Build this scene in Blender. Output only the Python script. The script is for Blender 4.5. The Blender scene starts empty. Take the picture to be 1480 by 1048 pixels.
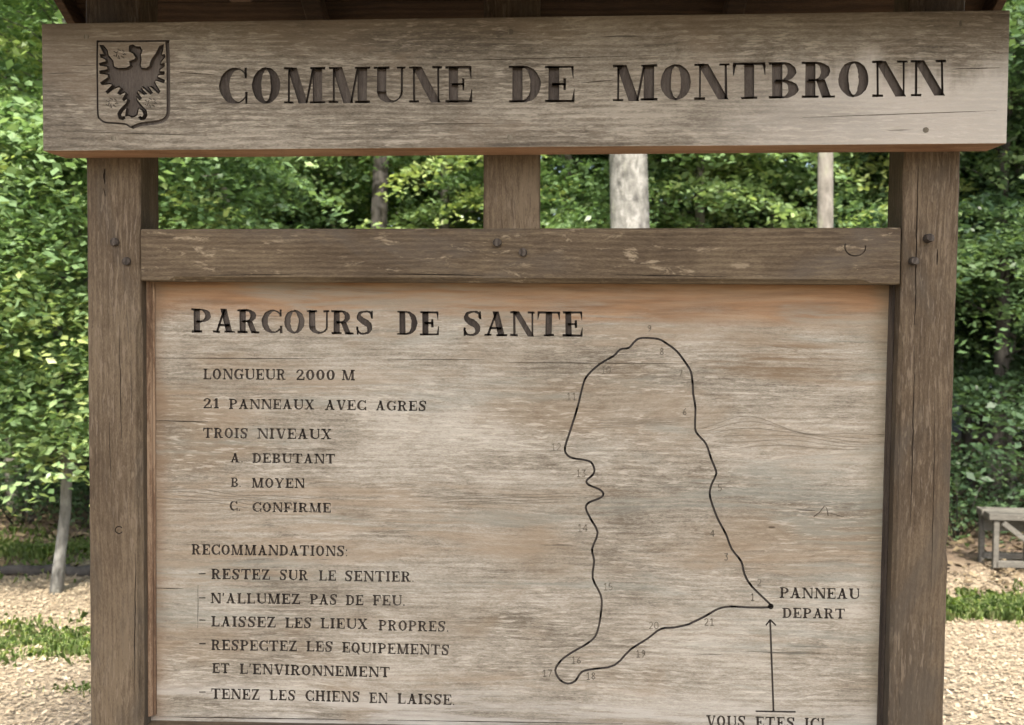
import bpy, bmesh, math, random
import numpy as np
from mathutils import Vector, Matrix

# ------------------------------------------------------------------ camera, sky, sun, exposure
scene = bpy.context.scene
col = scene.collection
F = 1480.0                       # focal length in photo pixels (photo 1480 x 1048)
CAM = Vector((0.12, -2.2, 1.60))
YAW, PITCH, ROLL = math.radians(2.6), math.radians(-2.4), math.radians(0.35)
_yawm = Matrix.Rotation(YAW, 3, 'Z')
_fwd0 = Vector((0, 1, 0))
RIGHT = _yawm @ Vector((1, 0, 0))
FWD = Matrix.Rotation(PITCH, 3, RIGHT) @ (_yawm @ _fwd0)
UP = RIGHT.cross(FWD)
_r = Matrix.Rotation(-ROLL, 3, FWD)          # camera turned counter-clockwise: scene appears clockwise
RIGHT, UP = _r @ RIGHT, _r @ UP
cam_data = bpy.data.cameras.new('camera')
cam = bpy.data.objects.new('camera', cam_data)
col.objects.link(cam)
m = Matrix((RIGHT, UP, -FWD)).transposed().to_4x4()
m.translation = CAM
cam.matrix_world = m
cam_data.sensor_width = 36.0
cam_data.lens = 36.0 * F / 1480.0
cam_data.clip_start = 0.05
cam_data.clip_end = 2000
cam_data.dof.use_dof = True
cam_data.dof.focus_distance = 2.2
cam_data.dof.aperture_fstop = 6.0
scene.camera = cam

SUN_DIR = Vector((0.02, -0.64, 0.72)).normalized()       # towards the sun
elev = math.asin(SUN_DIR.z)
azim = math.atan2(SUN_DIR.x, SUN_DIR.y)
world = bpy.data.worlds.new('World')
scene.world = world
world.use_nodes = True
wn = world.node_tree
bg = wn.nodes['Background']
sky = wn.nodes.new('ShaderNodeTexSky')
sky.sky_type = 'NISHITA'
sky.sun_disc = False
sky.sun_elevation = elev
sky.sun_rotation = azim
sky.air_density = 1.0
sky.dust_density = 4.0
sky.ozone_density = 0.6
wn.links.new(sky.outputs[0], bg.inputs[0])
bg.inputs[1].default_value = 0.15
sun_data = bpy.data.lights.new('sun', 'SUN')
sun_data.energy = 3.4
sun_data.angle = math.radians(2.0)
sun_data.color = (1.0, 0.94, 0.84)
sun = bpy.data.objects.new('sun', sun_data)
col.objects.link(sun)
sun.rotation_euler = SUN_DIR.to_track_quat('Z', 'Y').to_euler()
sun.location = (6, -8, 12)
scene.view_settings.view_transform = 'Standard'
scene.view_settings.look = 'None'
scene.view_settings.gamma = 1.0
scene.view_settings.exposure = 1.86
scene.render.engine = 'CYCLES'
scene.cycles.use_denoising = True
scene.cycles.max_bounces = 8
scene.cycles.transparent_max_bounces = 8

rng = np.random.default_rng(7)
random.seed(7)


def ray(px, py):
    return (FWD * F + RIGHT * (px - 740.0) + UP * (524.0 - py)).normalized()


def S(px, py, Y):
    """point of the plane y = Y measured at a photo pixel"""
    d = ray(px, py)
    return CAM + d * ((Y - CAM.y) / d.y)


def gz(x, y):
    """ground height"""
    t = np.clip((np.asarray(y, float) - 0.8) / 4.0, 0, 1)
    t = t * t * (3 - 2 * t)
    far = np.clip((np.asarray(y, float) - 9.0) / 30.0, 0, 1)
    return -0.30 * t + 1.5 * far + 0.02 * np.sin(np.asarray(x) * 1.7 + 1.0) * np.cos(np.asarray(y) * 1.3)


def ground_hit(px, py):
    d = ray(px, py)
    t = 1.0
    for _ in range(4000):
        p = CAM + d * t
        if p.z <= float(gz(p.x, p.y)):
            return p
        t += 0.01
    return CAM + d * 30


# ------------------------------------------------------------------ object helpers
def tag(o, label=None, cat=None, group=None, kind=None):
    if label: o['label'] = label
    if cat: o['category'] = cat
    if group: o['group'] = group
    if kind: o['kind'] = kind
    return o


def empty(name, loc=(0, 0, 0), rz=0.0):
    o = bpy.data.objects.new(name, None)
    o.empty_display_size = 0.1
    col.objects.link(o)
    o.location = loc
    o.rotation_euler = (0, 0, rz)
    return o


def link_mesh(name, me, parent=None):
    o = bpy.data.objects.new(name, me)
    col.objects.link(o)
    if parent is not None:
        o.parent = parent
    return o


def mesh_from(name, verts, faces, mats, parent=None, smooth=False):
    me = bpy.data.meshes.new(name)
    me.from_pydata([tuple(v) for v in verts], [], faces)
    for mt in (mats if isinstance(mats, (list, tuple)) else [mats]):
        me.materials.append(mt)
    bm = bmesh.new(); bm.from_mesh(me)
    bmesh.ops.recalc_face_normals(bm, faces=bm.faces)
    bm.to_mesh(me); bm.free()
    if smooth:
        me.polygons.foreach_set('use_smooth', [True] * len(me.polygons))
    return link_mesh(name, me, parent)


def quads_np(name, V, nf, mat, tint=None, smooth=False, corners=4):
    """fast mesh of separate polygons: V is (nf*corners, 3)"""
    me = bpy.data.meshes.new(name)
    n = nf * corners
    me.vertices.add(n)
    me.vertices.foreach_set('co', np.ascontiguousarray(V, dtype=np.float32).ravel())
    me.loops.add(n)
    me.loops.foreach_set('vertex_index', np.arange(n, dtype=np.int32))
    me.polygons.add(nf)
    me.polygons.foreach_set('loop_start', np.arange(0, n, corners, dtype=np.int32))
    me.polygons.foreach_set('loop_total', np.full(nf, corners, dtype=np.int32))
    me.materials.append(mat)
    if tint is not None:
        a = me.attributes.new('tint', 'FLOAT', 'POINT')
        a.data.foreach_set('value', np.repeat(tint.astype(np.float32), corners))
    me.update()
    return me


def copy_tree(o, parent=None):
    c = o.copy()
    col.objects.link(c)
    if parent is not None:
        c.parent = parent
    for ch in list(o.children):
        copy_tree(ch, c)
    return c


# ------------------------------------------------------------------ materials
class NT:
    def __init__(self, name):
        self.mat = bpy.data.materials.new(name)
        self.mat.use_nodes = True
        self.t = self.mat.node_tree
        self.bsdf = self.t.nodes['Principled BSDF']
        self.out = self.t.nodes['Material Output']

    def n(self, typ, **kw):
        nd = self.t.nodes.new(typ)
        for k, v in kw.items():
            setattr(nd, k, v)
        return nd

    def l(self, a, b):
        self.t.links.new(a, b)

    def math(self, op, a, b=None, c=None, clamp=False):
        nd = self.n('ShaderNodeMath', operation=op, use_clamp=clamp)
        for i, v in enumerate((a, b, c)):
            if v is None: continue
            if isinstance(v, (int, float)): nd.inputs[i].default_value = v
            else: self.l(v, nd.inputs[i])
        return nd.outputs[0]

    def coord(self, scale=(1, 1, 1), loc=(0, 0, 0), src=None):
        if src is None:
            if not hasattr(self, '_tc'):
                self._tc = self.n('ShaderNodeTexCoord').outputs['Object']
            src = self._tc
        mp = self.n('ShaderNodeMapping')
        mp.inputs['Scale'].default_value = scale
        mp.inputs['Location'].default_value = loc
        self.l(src, mp.inputs['Vector'])
        return mp.outputs[0]

    def noise(self, vec, scale=1.0, detail=4.0, rough=0.55, dist=0.0, color=False):
        nd = self.n('ShaderNodeTexNoise')
        nd.inputs['Scale'].default_value = scale
        nd.inputs['Detail'].default_value = detail
        nd.inputs['Roughness'].default_value = rough
        nd.inputs['Distortion'].default_value = dist
        self.l(vec, nd.inputs['Vector'])
        return nd.outputs['Color' if color else 'Fac']

    def ramp(self, fac, stops, interp='LINEAR'):
        nd = self.n('ShaderNodeValToRGB')
        cr = nd.color_ramp
        cr.interpolation = interp
        while len(cr.elements) < len(stops):
            cr.elements.new(0.5)
        for e, (p, c) in zip(cr.elements, stops):
            e.position = p
            if isinstance(c, (int, float)): c = (c, c, c)
            e.color = (*c, 1)
        self.l(fac, nd.inputs[0])
        return nd.outputs[0]

    def mix(self, fac, a, b, blend='MIX'):
        nd = self.n('ShaderNodeMix', data_type='RGBA', blend_type=blend)
        nd.clamp_factor = True
        for sock, v in ((nd.inputs[0], fac), (nd.inputs[6], a), (nd.inputs[7], b)):
            if isinstance(v, (int, float)): sock.default_value = v
            elif isinstance(v, tuple): sock.default_value = (*v, 1)
            else: self.l(v, sock)
        return nd.outputs[2]

    def rng(self, v, a, b, c=0.0, d=1.0):
        nd = self.n('ShaderNodeMapRange')
        nd.clamp = True
        nd.interpolation_type = 'SMOOTHSTEP'
        self.l(v, nd.inputs[0])
        for i, x in zip((1, 2, 3, 4), (a, b, c, d)):
            nd.inputs[i].default_value = x
        return nd.outputs[0]

    def bump(self, h, strength=0.4, dist=0.002):
        b = self.n('ShaderNodeBump')
        b.inputs['Strength'].default_value = strength
        b.inputs['Distance'].default_value = dist
        self.l(h, b.inputs['Height'])
        self.l(b.outputs[0], self.bsdf.inputs['Normal'])


def wood(name, dark, mid, light, axis='x', fleck=0.6, crack=0.5, blotch=None, blotch_amt=0.4,
         rough=0.8, extra=None, seed=0.0, fleck_col=None, ring=0.35):
    """old timber with the grain running along an axis"""
    k = NT(name)
    def sc(a, b):                                    # a along the grain, b across it
        return (a, b, b) if axis == 'x' else (b, b, a)
    base = k.coord()
    wob = k.noise(k.coord(sc(1.6, 5.0), (seed, seed * 2, seed * 3)), 1.0, 3.0, 0.5, 0.0, True)
    sub = k.n('ShaderNodeVectorMath', operation='SUBTRACT'); k.l(wob, sub.inputs[0]); sub.inputs[1].default_value = (0.5, 0.5, 0.5)
    scl = k.n('ShaderNodeVectorMath', operation='SCALE'); k.l(sub.outputs[0], scl.inputs[0]); scl.inputs['Scale'].default_value = 0.045
    add = k.n('ShaderNodeVectorMath', operation='ADD'); k.l(base, add.inputs[0]); k.l(scl.outputs[0], add.inputs[1])
    v = add.outputs[0]
    def c(a, b, s=0.0):
        return k.coord(sc(a, b), (seed + s, seed * 1.7 + s * 2.3, seed * 0.6 + s * 1.1), v)
    fine = k.math('ADD', k.math('MULTIPLY', k.noise(c(8.0, 190.0), 1.0, 5.0, 0.65, 0.6), 0.45),
                  k.math('MULTIPLY', k.noise(c(34.0, 250.0, 2.9), 1.0, 5.0, 0.72, 0.9), 0.55))
    med = k.noise(c(9.0, 34.0, 1.3), 1.0, 7.0, 0.68, 1.1)
    spk = k.noise(c(150.0, 420.0, 7.7), 1.0, 3.0, 0.7, 0.5)
    big = k.noise(c(1.6, 4.5, 2.1), 1.0, 4.0, 0.55, 0.4)
    rings = k.n('ShaderNodeTexWave', wave_type='BANDS', bands_direction='Z' if axis == 'x' else 'X', wave_profile='SIN')
    rings.inputs['Scale'].default_value = 1.0
    rings.inputs['Distortion'].default_value = 9.0
    rings.inputs['Detail'].default_value = 3.0
    rings.inputs['Detail Scale'].default_value = 0.35
    rings.inputs['Detail Roughness'].default_value = 0.55
    k.l(c(0.9, 26.0, 0.4), rings.inputs['Vector'])
    val = k.math('ADD', k.math('MULTIPLY', fine, 0.55), k.math('ADD', k.math('ADD', k.math('MULTIPLY', med, 0.28), k.math('MULTIPLY', k.noise(c(7.0, 11.0, 17.0), 1.0, 6.0, 0.62, 0.5), 0.17)), k.math('MULTIPLY', k.math('SUBTRACT', spk, 0.5), 0.30)))
    val = k.math('ADD', val, k.math('MULTIPLY', k.math('SUBTRACT', rings.outputs['Fac'], 0.5), ring * 0.35))
    val = k.math('ADD', val, k.math('MULTIPLY', k.math('SUBTRACT', big, 0.5), 0.58))
    cl = k.ramp(val, [(0.37, dark), (0.50, mid), (0.63, light)])
    if blotch is not None:
        bl = k.noise(c(2.4, 6.0, 5.5), 1.0, 5.0, 0.6, 0.6)
        cl = k.mix(k.math('MULTIPLY', k.rng(bl, 0.50, 0.68), blotch_amt), cl, blotch)
    # pale flecks, torn fibres
    fl = k.noise(c(26.0, 190.0, 3.7), 1.0, 3.0, 0.6, 0.3)
    flb = k.noise(c(2.2, 9.0, 8.7), 1.0, 3.0, 0.5)
    flm = k.math('MULTIPLY', k.rng(fl, 0.53, 0.66), k.rng(flb, 0.34, 0.56))
    cl = k.mix(k.math('MULTIPLY', flm, fleck), cl, fleck_col or tuple(min(1, x * 1.45) for x in light))
    if extra:
        cl = extra(k, cl, v, c)
    # drying cracks
    cr = k.noise(c(2.6, 150.0, 6.1), 1.0, 3.0, 0.55, 0.2)
    crb = k.noise(c(1.5, 14.0, 9.9), 1.0, 2.0, 0.5)
    crm = k.math('MULTIPLY', k.rng(cr, 0.34, 0.25), k.rng(crb, 0.46, 0.62))
    cl = k.mix(k.math('MULTIPLY', crm, crack), cl, tuple(x * 0.35 for x in dark))
    k.l(cl, k.bsdf.inputs['Base Color'])
    k.bsdf.inputs['Roughness'].default_value = rough
    k.bsdf.inputs['Specular IOR Level'].default_value = 0.25
    h = k.math('SUBTRACT', k.math('ADD', fine, k.math('MULTIPLY', med, 0.7)), k.math('MULTIPLY', crm, 1.2))
    k.bump(k.math('ADD', h, k.math('MULTIPLY', spk, 0.4)), 0.7, 0.0022)
    return k.mat


def sepxyz(k):
    s = k.n('ShaderNodeSeparateXYZ')
    k.l(k.n('ShaderNodeTexCoord').outputs['Object'], s.inputs[0])
    return s.outputs


# heights of a few lines on the sign, used for the stain and painted shade patterns in the timber
Z_PANEL_TOP = S(740, 412, 0.045).z
Z_PANEL_BOT = S(740, 1044, 0.045).z
X_PANEL_L = S(218, 700, 0.045).x
X_PANEL_R = S(1280, 700, 0.045).x


def panel_extra(k, cl, v, c):
    """unfaded orange timber along the sheltered top and left, grey rain bleaching below, post shade painted down the right edge"""
    x, y, z = sepxyz(k)
    wob = k.noise(c(3.0, 16.0, 4.4), 1.0, 5.0, 0.65)
    wz = k.math('ADD', z, k.math('MULTIPLY', k.math('SUBTRACT', wob, 0.5), 0.11))
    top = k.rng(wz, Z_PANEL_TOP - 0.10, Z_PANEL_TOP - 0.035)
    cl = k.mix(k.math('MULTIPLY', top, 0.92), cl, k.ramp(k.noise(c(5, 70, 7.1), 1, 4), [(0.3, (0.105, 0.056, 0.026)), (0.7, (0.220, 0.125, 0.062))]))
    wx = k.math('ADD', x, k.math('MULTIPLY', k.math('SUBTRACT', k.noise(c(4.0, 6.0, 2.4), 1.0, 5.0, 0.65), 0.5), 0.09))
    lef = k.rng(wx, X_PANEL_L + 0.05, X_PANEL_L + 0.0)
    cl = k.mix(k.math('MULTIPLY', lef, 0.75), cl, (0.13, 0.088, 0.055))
    rig = k.rng(wx, X_PANEL_R - 0.055, X_PANEL_R - 0.005)  # right margin: shade of the post painted into the panel colour
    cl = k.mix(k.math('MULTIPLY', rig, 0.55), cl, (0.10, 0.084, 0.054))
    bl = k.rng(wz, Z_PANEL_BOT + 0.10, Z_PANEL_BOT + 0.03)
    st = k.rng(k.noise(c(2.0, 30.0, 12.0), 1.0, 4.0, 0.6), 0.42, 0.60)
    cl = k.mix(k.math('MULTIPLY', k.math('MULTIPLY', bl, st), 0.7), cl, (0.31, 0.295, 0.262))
    # brown water stain towards the upper right corner
    sx = k.math('DIVIDE', k.math('SUBTRACT', x, S(1120, 520, 0.045).x), 0.17)
    sz = k.math('DIVIDE', k.math('SUBTRACT', wz, S(1120, 520, 0.045).z), 0.055)
    r = k.math('SQRT', k.math('ADD', k.math('MULTIPLY', sx, sx), k.math('MULTIPLY', sz, sz)))
    strk = k.rng(k.noise(c(3.0, 55.0, 15.0), 1.0, 5.0, 0.65, 0.8), 0.40, 0.58)
    cl = k.mix(k.math('MULTIPLY', k.math('MULTIPLY', k.rng(r, 1.3, 0.3), strk), 0.92), cl, (0.108, 0.074, 0.042))
    # grey mould and tan wash in long streaks with the grain
    g1 = k.math('MULTIPLY', k.rng(k.noise(c(1.3, 8.0, 21.0), 1.0, 5.0, 0.6, 0.7), 0.48, 0.60), k.rng(k.noise(c(4.0, 60.0, 22.0), 1.0, 5.0, 0.65, 0.6), 0.38, 0.60))
    cl = k.mix(k.math('MULTIPLY', g1, 0.55), cl, (0.160, 0.165, 0.142))
    g2 = k.math('MULTIPLY', k.rng(k.noise(c(1.1, 6.0, 31.0), 1.0, 5.0, 0.6, 0.7), 0.50, 0.62), k.rng(k.noise(c(3.0, 50.0, 32.0), 1.0, 5.0, 0.65, 0.6), 0.36, 0.60))
    cl = k.mix(k.math('MULTIPLY', g2, 0.55), cl, (0.190, 0.145, 0.098))
    return cl


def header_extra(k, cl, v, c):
    """paler right hand end with ragged tongues, roof shade painted along the top"""
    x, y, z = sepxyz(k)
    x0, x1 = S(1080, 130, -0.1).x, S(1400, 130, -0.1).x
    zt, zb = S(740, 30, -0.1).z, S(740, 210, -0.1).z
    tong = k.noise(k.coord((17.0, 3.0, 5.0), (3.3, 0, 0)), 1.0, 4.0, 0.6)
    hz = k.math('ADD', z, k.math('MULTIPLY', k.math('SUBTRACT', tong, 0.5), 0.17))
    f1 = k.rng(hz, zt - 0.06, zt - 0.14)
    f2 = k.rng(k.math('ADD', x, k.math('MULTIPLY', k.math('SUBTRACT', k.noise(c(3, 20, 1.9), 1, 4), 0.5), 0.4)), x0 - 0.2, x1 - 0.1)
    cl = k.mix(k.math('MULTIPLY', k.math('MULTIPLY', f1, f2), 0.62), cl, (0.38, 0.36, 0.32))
    tp = k.rng(hz, zt - 0.07, zt + 0.0)  # shade under the roof painted along the header's top
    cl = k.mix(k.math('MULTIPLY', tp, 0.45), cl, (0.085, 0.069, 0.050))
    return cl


M = {}
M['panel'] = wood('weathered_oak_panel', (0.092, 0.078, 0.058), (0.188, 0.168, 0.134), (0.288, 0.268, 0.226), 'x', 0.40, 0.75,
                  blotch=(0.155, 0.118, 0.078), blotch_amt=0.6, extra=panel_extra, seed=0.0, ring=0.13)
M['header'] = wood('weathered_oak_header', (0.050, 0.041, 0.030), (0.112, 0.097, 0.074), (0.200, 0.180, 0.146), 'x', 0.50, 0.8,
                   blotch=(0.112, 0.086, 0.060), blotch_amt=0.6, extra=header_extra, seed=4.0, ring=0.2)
M['under'] = wood('unfaded_oak', (0.125, 0.066, 0.036), (0.205, 0.118, 0.068), (0.27, 0.168, 0.105), 'x', 0.2, 0.3, seed=2.0)
M['post'] = wood('brown_stained_post', (0.032, 0.0218, 0.0122), (0.058, 0.0410, 0.0240), (0.094, 0.071, 0.045), 'z', 0.45, 0.5,
                 blotch=(0.046, 0.038, 0.028), blotch_amt=0.7, seed=1.0, ring=0.16, fleck_col=(0.15, 0.12, 0.088))


def rail_extra(k, cl, v, c):
    sp = k.noise(k.coord((13, 22, 42), (1, 2, 3)), 1.0, 6.0, 0.72, 0.35)
    zone = k.rng(k.noise(k.coord((3.5, 3.5, 5.0), (7, 2, 3)), 1.0, 3.0), 0.38, 0.54)
    return k.mix(k.math('MULTIPLY', k.math('MULTIPLY', k.rng(sp, 0.56, 0.66), zone), 0.75), cl, (0.215, 0.175, 0.120))


M['rail'] = wood('brown_stained_rail', (0.036, 0.0248, 0.0140), (0.064, 0.0462, 0.0272), (0.100, 0.077, 0.048), 'x', 0.25, 0.5,
                 blotch=(0.062, 0.052, 0.041), blotch_amt=0.6, extra=rail_extra, seed=6.0, ring=0.25)
M['roof'] = wood('dark_roof_boards', (0.018, 0.0095, 0.0045), (0.034, 0.018, 0.0085), (0.052, 0.030, 0.016), 'x', 0.1, 0.5, seed=8.0)
M['mould'] = wood('orange_moulding', (0.07, 0.041, 0.024), (0.12, 0.074, 0.044), (0.20, 0.14, 0.09), 'z', 0.4, 0.5, seed=9.0)
M['mould_shaded'] = wood('shaded_moulding', (0.014, 0.010, 0.007), (0.024, 0.017, 0.012), (0.04, 0.03, 0.021), 'z', 0.2, 0.5, seed=9.5)  # shade of the right recess painted in as near-black wood
M['peg'] = wood('peg_wood', (0.014, 0.011, 0.008), (0.026, 0.020, 0.015), (0.06, 0.05, 0.04), 'z', 0.4, 0.5, seed=3.0)
M['carve_big'] = wood('carved_wood_header', (0.026, 0.0205, 0.0165), (0.046, 0.0375, 0.031), (0.068, 0.057, 0.048), 'z', 0.1, 0.3, seed=5.0, ring=0.1)
M['carve'] = wood('carved_wood_panel', (0.018, 0.014, 0.011), (0.034, 0.027, 0.022), (0.060, 0.050, 0.042), 'z', 0.1, 0.2, seed=5.5, ring=0.1)
M['carve_thin'] = wood('carved_line_wood', (0.020, 0.017, 0.015), (0.032, 0.027, 0.024), (0.05, 0.042, 0.036), 'z', 0.0, 0.2, seed=5.7, ring=0.1)
M['faint'] = wood('faint_number_wood', (0.075, 0.063, 0.048), (0.120, 0.103, 0.080), (0.165, 0.145, 0.116), 'z', 0.0, 0.2, seed=5.2, ring=0.1)
M['crackdark'] = wood('crack_wood', (0.025, 0.018, 0.013), (0.04, 0.03, 0.022), (0.06, 0.045, 0.033), 'z', 0.0, 0.2, seed=5.9, ring=0.1)
M['grainline'] = wood('grain_line_wood', (0.10, 0.083, 0.060), (0.145, 0.122, 0.092), (0.19, 0.165, 0.13), 'x', 0.0, 0.2, seed=5.1, ring=0.1)
M['plug'] = wood('plug_wood', (0.055, 0.046, 0.034), (0.095, 0.083, 0.062), (0.15, 0.135, 0.105), 'z', 0.2, 0.4, seed=3.4)
M['greywood'] = wood('shaded_grey_wood', (0.045, 0.042, 0.036), (0.080, 0.075, 0.064), (0.125, 0.118, 0.10), 'x', 0.4, 0.5, seed=11.0)  # darkened for the shade the wooden frame sits in

# ------------------------------------------------------------------ the lettering, drawn as polygons (cap height 1)


def arc(cx, cy, rx, ry, a0, a1, tl, tr, tv, n=20):
    """crescent between two ellipses; tl/tr thickness at the left/right, tv at top and bottom"""
    irx, icx, iry = rx - (tl + tr) / 2, cx + (tl - tr) / 2, ry - tv
    A = [math.radians(a0 + (a1 - a0) * i / n) for i in range(n + 1)]
    o = [(cx + rx * math.cos(a), cy + ry * math.sin(a)) for a in A]
    i_ = [(icx + irx * math.cos(a), cy + iry * math.sin(a)) for a in reversed(A)]
    return o + i_


def R_(x0, y0, x1, y1): return [(x0, y0), (x1, y0), (x1, y1), (x0, y1)]
def D_(xb, yb, xt, yt, w): return [(xb, yb), (xb + w, yb), (xt + w, yt), (xt, yt)]


def crom(pts, n=6, closed=False):
    P = [np.array(p, float) for p in pts]
    out = []
    N = len(P)
    for i in range(N if closed else N - 1):
        if closed:
            p0, p1, p2, p3 = P[(i - 1) % N], P[i], P[(i + 1) % N], P[(i + 2) % N]
        else:
            p0, p1, p2, p3 = P[max(i - 1, 0)], P[i], P[i + 1], P[min(i + 2, N - 1)]
        for j in range(n):
            t = j / n
            out.append(0.5 * (2 * p1 + (p2 - p0) * t + (2 * p0 - 5 * p1 + 4 * p2 - p3) * t * t + (3 * p1 - p0 - 3 * p2 + p3) * t ** 3))
    if not closed: out.append(P[-1])
    return out


def brush(pts, w):
    """polygon round a centre line with a width at each point"""
    P = [np.array(p[:2], float) for p in pts]
    L, Rr = [], []
    for i, p in enumerate(P):
        d = P[min(i + 1, len(P) - 1)] - P[max(i - 1, 0)]
        d = d / (np.linalg.norm(d) + 1e-9)
        nrm = np.array((-d[1], d[0]))
        h = (w[i] if hasattr(w, '__len__') else w) / 2
        L.append(tuple(p + nrm * h)); Rr.append(tuple(p - nrm * h))
    return L + Rr[::-1]


def glyph(ch, T, t):
    """-> (width, [polygons]); T stem, t hairline; every pair of pieces overlaps"""
    s = 0.09
    e = 0.004
    if ch == 'A':
        w = .98
        return w, [D_(.10, .02, .45, .97, t * 1.2), D_(.86 - T, .02, .52 - T / 2 - .05, 1, T), R_(.22, .28, .72, .28 + t), R_(0, 0, .30, t), R_(.86 - T - s, 0, w, t)]
    if ch == 'B':
        return .88, [R_(.10, .01, .10 + T, .99), R_(0, 1 - t, .45, 1), R_(0, 0, .45, t), R_(.2, .5 - t / 2, .45, .5 + t / 2),
                     arc(.42, .745, .40, .255, -90, 90, .3, T * .9, t), arc(.42, .255, .46, .255 + e, -90, 90, .3, T, t)]
    if ch == 'C':
        return .92, [arc(.48, .5, .48, .5, 42, 318, T * 1.05, t, t), R_(.80, .70, .80 + t * 1.2, 1.0), R_(.82, 0, .82 + t * 1.2, .33)]
    if ch == 'D':
        return .92, [R_(.10, .01, .10 + T, .99), R_(0, 1 - t, .45, 1), R_(0, 0, .45, t), arc(.42, .5, .50, .5 - e, -90, 90, .3, T, t)]
    if ch == 'E':
        return .84, [R_(.10, .01, .10 + T, .99), R_(0, 1 - t, .82, 1), R_(0, 0, .84, t), R_(.2, .5 - t / 2, .60, .5 + t / 2),
                     [(.82 - t - e, 1 - t / 2), (.82 - t, .92), (.81, .64), (.825, .64), (.825, 1 - t / 2)], R_(.60 - t, .34, .605, .66),
                     [(.84 - t - .02, t / 2), (.845, t / 2), (.845, .37), (.83, .37)]]
    if ch == 'F':
        return .80, [R_(.10, .01, .10 + T, .99), R_(0, 1 - t, .80, 1), R_(0, 0, .10 + T + s, t), R_(.2, .5 - t / 2, .58, .5 + t / 2),
                     [(.80 - t - .02, 1 - t / 2), (.79, .64), (.805, .64), (.805, 1 - t / 2)], R_(.58 - t, .34, .585, .66)]
    if ch == 'G':
        return .98, [arc(.48, .5, .48, .5, 42, 322, T * 1.05, t, t), R_(.80, .70, .80 + t * 1.2, 1.0), R_(.72, .06, .72 + T * .8, .44), R_(.60, .40, .98, .40 + t)]
    if ch == 'H':
        return 1.06, [R_(.10, .01, .10 + T, .99), R_(.96 - T, .01, .96, .99), R_(.2, .5 - t / 2, .8, .5 + t / 2),
                      R_(0, 0, .10 + T + s, t), R_(0, 1 - t, .10 + T + s, 1), R_(.96 - T - s, 0, 1.06, t), R_(.96 - T - s, 1 - t, 1.06, 1)]
    if ch == 'I':
        return T + .2, [R_(.10, .01, .10 + T, .99), R_(0, 0, T + .2, t), R_(0, 1 - t, T + .2, 1)]
    if ch == 'L':
        return .82, [R_(.10, .01, .10 + T, .99), R_(0, 0, .82, t), R_(0, 1 - t, .10 + T + s, 1), [(.82 - t - .02, t / 2), (.825, t / 2), (.825, .40), (.81, .40)]]
    if ch == 'M':
        w = 1.16 + T * .5
        return w, [R_(.12, .01, .12 + t, .99), D_(.46, .0, .10, .995, T * 1.02), D_(.46 + T * .75, .03, w - .12 - T, .97, t * 1.1),
                   R_(w - .10 - T, .01, w - .10, .99), R_(0, 1 - t, .28, 1), R_(0, 0, .30, t), R_(w - .18 - T, 1 - t, w, 1), R_(w - .10 - T - s, 0, w, t)]
    if ch == 'N':
        return 1.04, [R_(.13, .01, .13 + t, .99), D_(.90 + t - T * .9, 0, .09, .996, T * 1.05), R_(.90, .01, .90 + t, .99), R_(0, 1 - t, .30, 1), R_(0, 0, .32, t), R_(.74, 1 - t, 1.04, 1)]
    if ch in 'OQ0':
        w = .90 if ch != '0' else .76
        r = [arc(w / 2, .5, w / 2, .5, 88, 272, T, T, t), arc(w / 2, .5, w / 2 - e, .5 - e, -92, 92, T, T, t)]
        if ch == 'Q': r.append(D_(.70, -.16, .44, .22, T * .7))
        return w, r
    if ch == 'P':
        return .86, [R_(.10, .01, .10 + T, .99), R_(0, 1 - t, .45, 1), R_(0, 0, .10 + T + s, t), R_(.2, .42, .45, .42 + t), arc(.42, .71, .44, .29 - e, -90, 90, .3, T * .95, t)]
    if ch == 'R':
        return .98, [R_(.10, .01, .10 + T, .99), R_(0, 1 - t, .45, 1), R_(0, 0, .10 + T + s, t), R_(.2, .46, .50, .46 + t), arc(.42, .73, .42, .27 - e, -90, 90, .3, T * .95, t),
                     D_(.84 - T * .8, .0, .42, .50, T * .9), R_(.80 - T * .6, 0, .98, t)]
    if ch == 'S':
        c = [(.72, .70), (.70, .86), (.58, .955), (.40, .965), (.20, .90), (.155, .74), (.26, .61), (.42, .52), (.58, .41), (.63, .26), (.56, .10), (.38, .035), (.20, .06), (.09, .18), (.075, .32)]
        w = [t, t * 1.1, t, t, t * 1.5, T * .85, T * .95, T, T * .95, T * .85, t * 1.5, t, t, t * 1.1, t]
        pts = crom([(a, b, ww) for (a, b), ww in zip(c, w)], 4)
        return .80, [brush(pts, [p[2] for p in pts]), R_(.69, .68, .69 + t, 1.0), R_(.04, 0, .04 + t, .34)]
    if ch == 'T':
        return .96, [R_(.48 - T / 2, .01, .48 + T / 2, .99), R_(0, 1 - t, .96, 1), R_(.48 - T / 2 - s, 0, .48 + T / 2 + s, t),
                     [(-.005, 1 - t / 2), (-.005, .66), (.02, .66), (t + .03, 1 - t / 2)], [(.965, 1 - t / 2), (.93 - t, 1 - t / 2), (.94, .66), (.965, .66)]]
    if ch == 'U':
        return 1.0, [R_(.10, .30, .10 + T, .99), R_(.86, .30, .86 + t, .99), arc(.48 + t / 2, .32, .38 + t / 2, .32, 178, 362, T, t, t * 1.1), R_(0, 1 - t, .10 + T + s, 1), R_(.74, 1 - t, 1.0, 1)]
    if ch == 'V':
        return .96, [D_(.50 - T / 2, 0, .08, .995, T), D_(.50, .01, .82, .99, t), R_(0, 1 - t, .12 + T + s, 1), R_(.70, 1 - t, .96, 1)]
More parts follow.
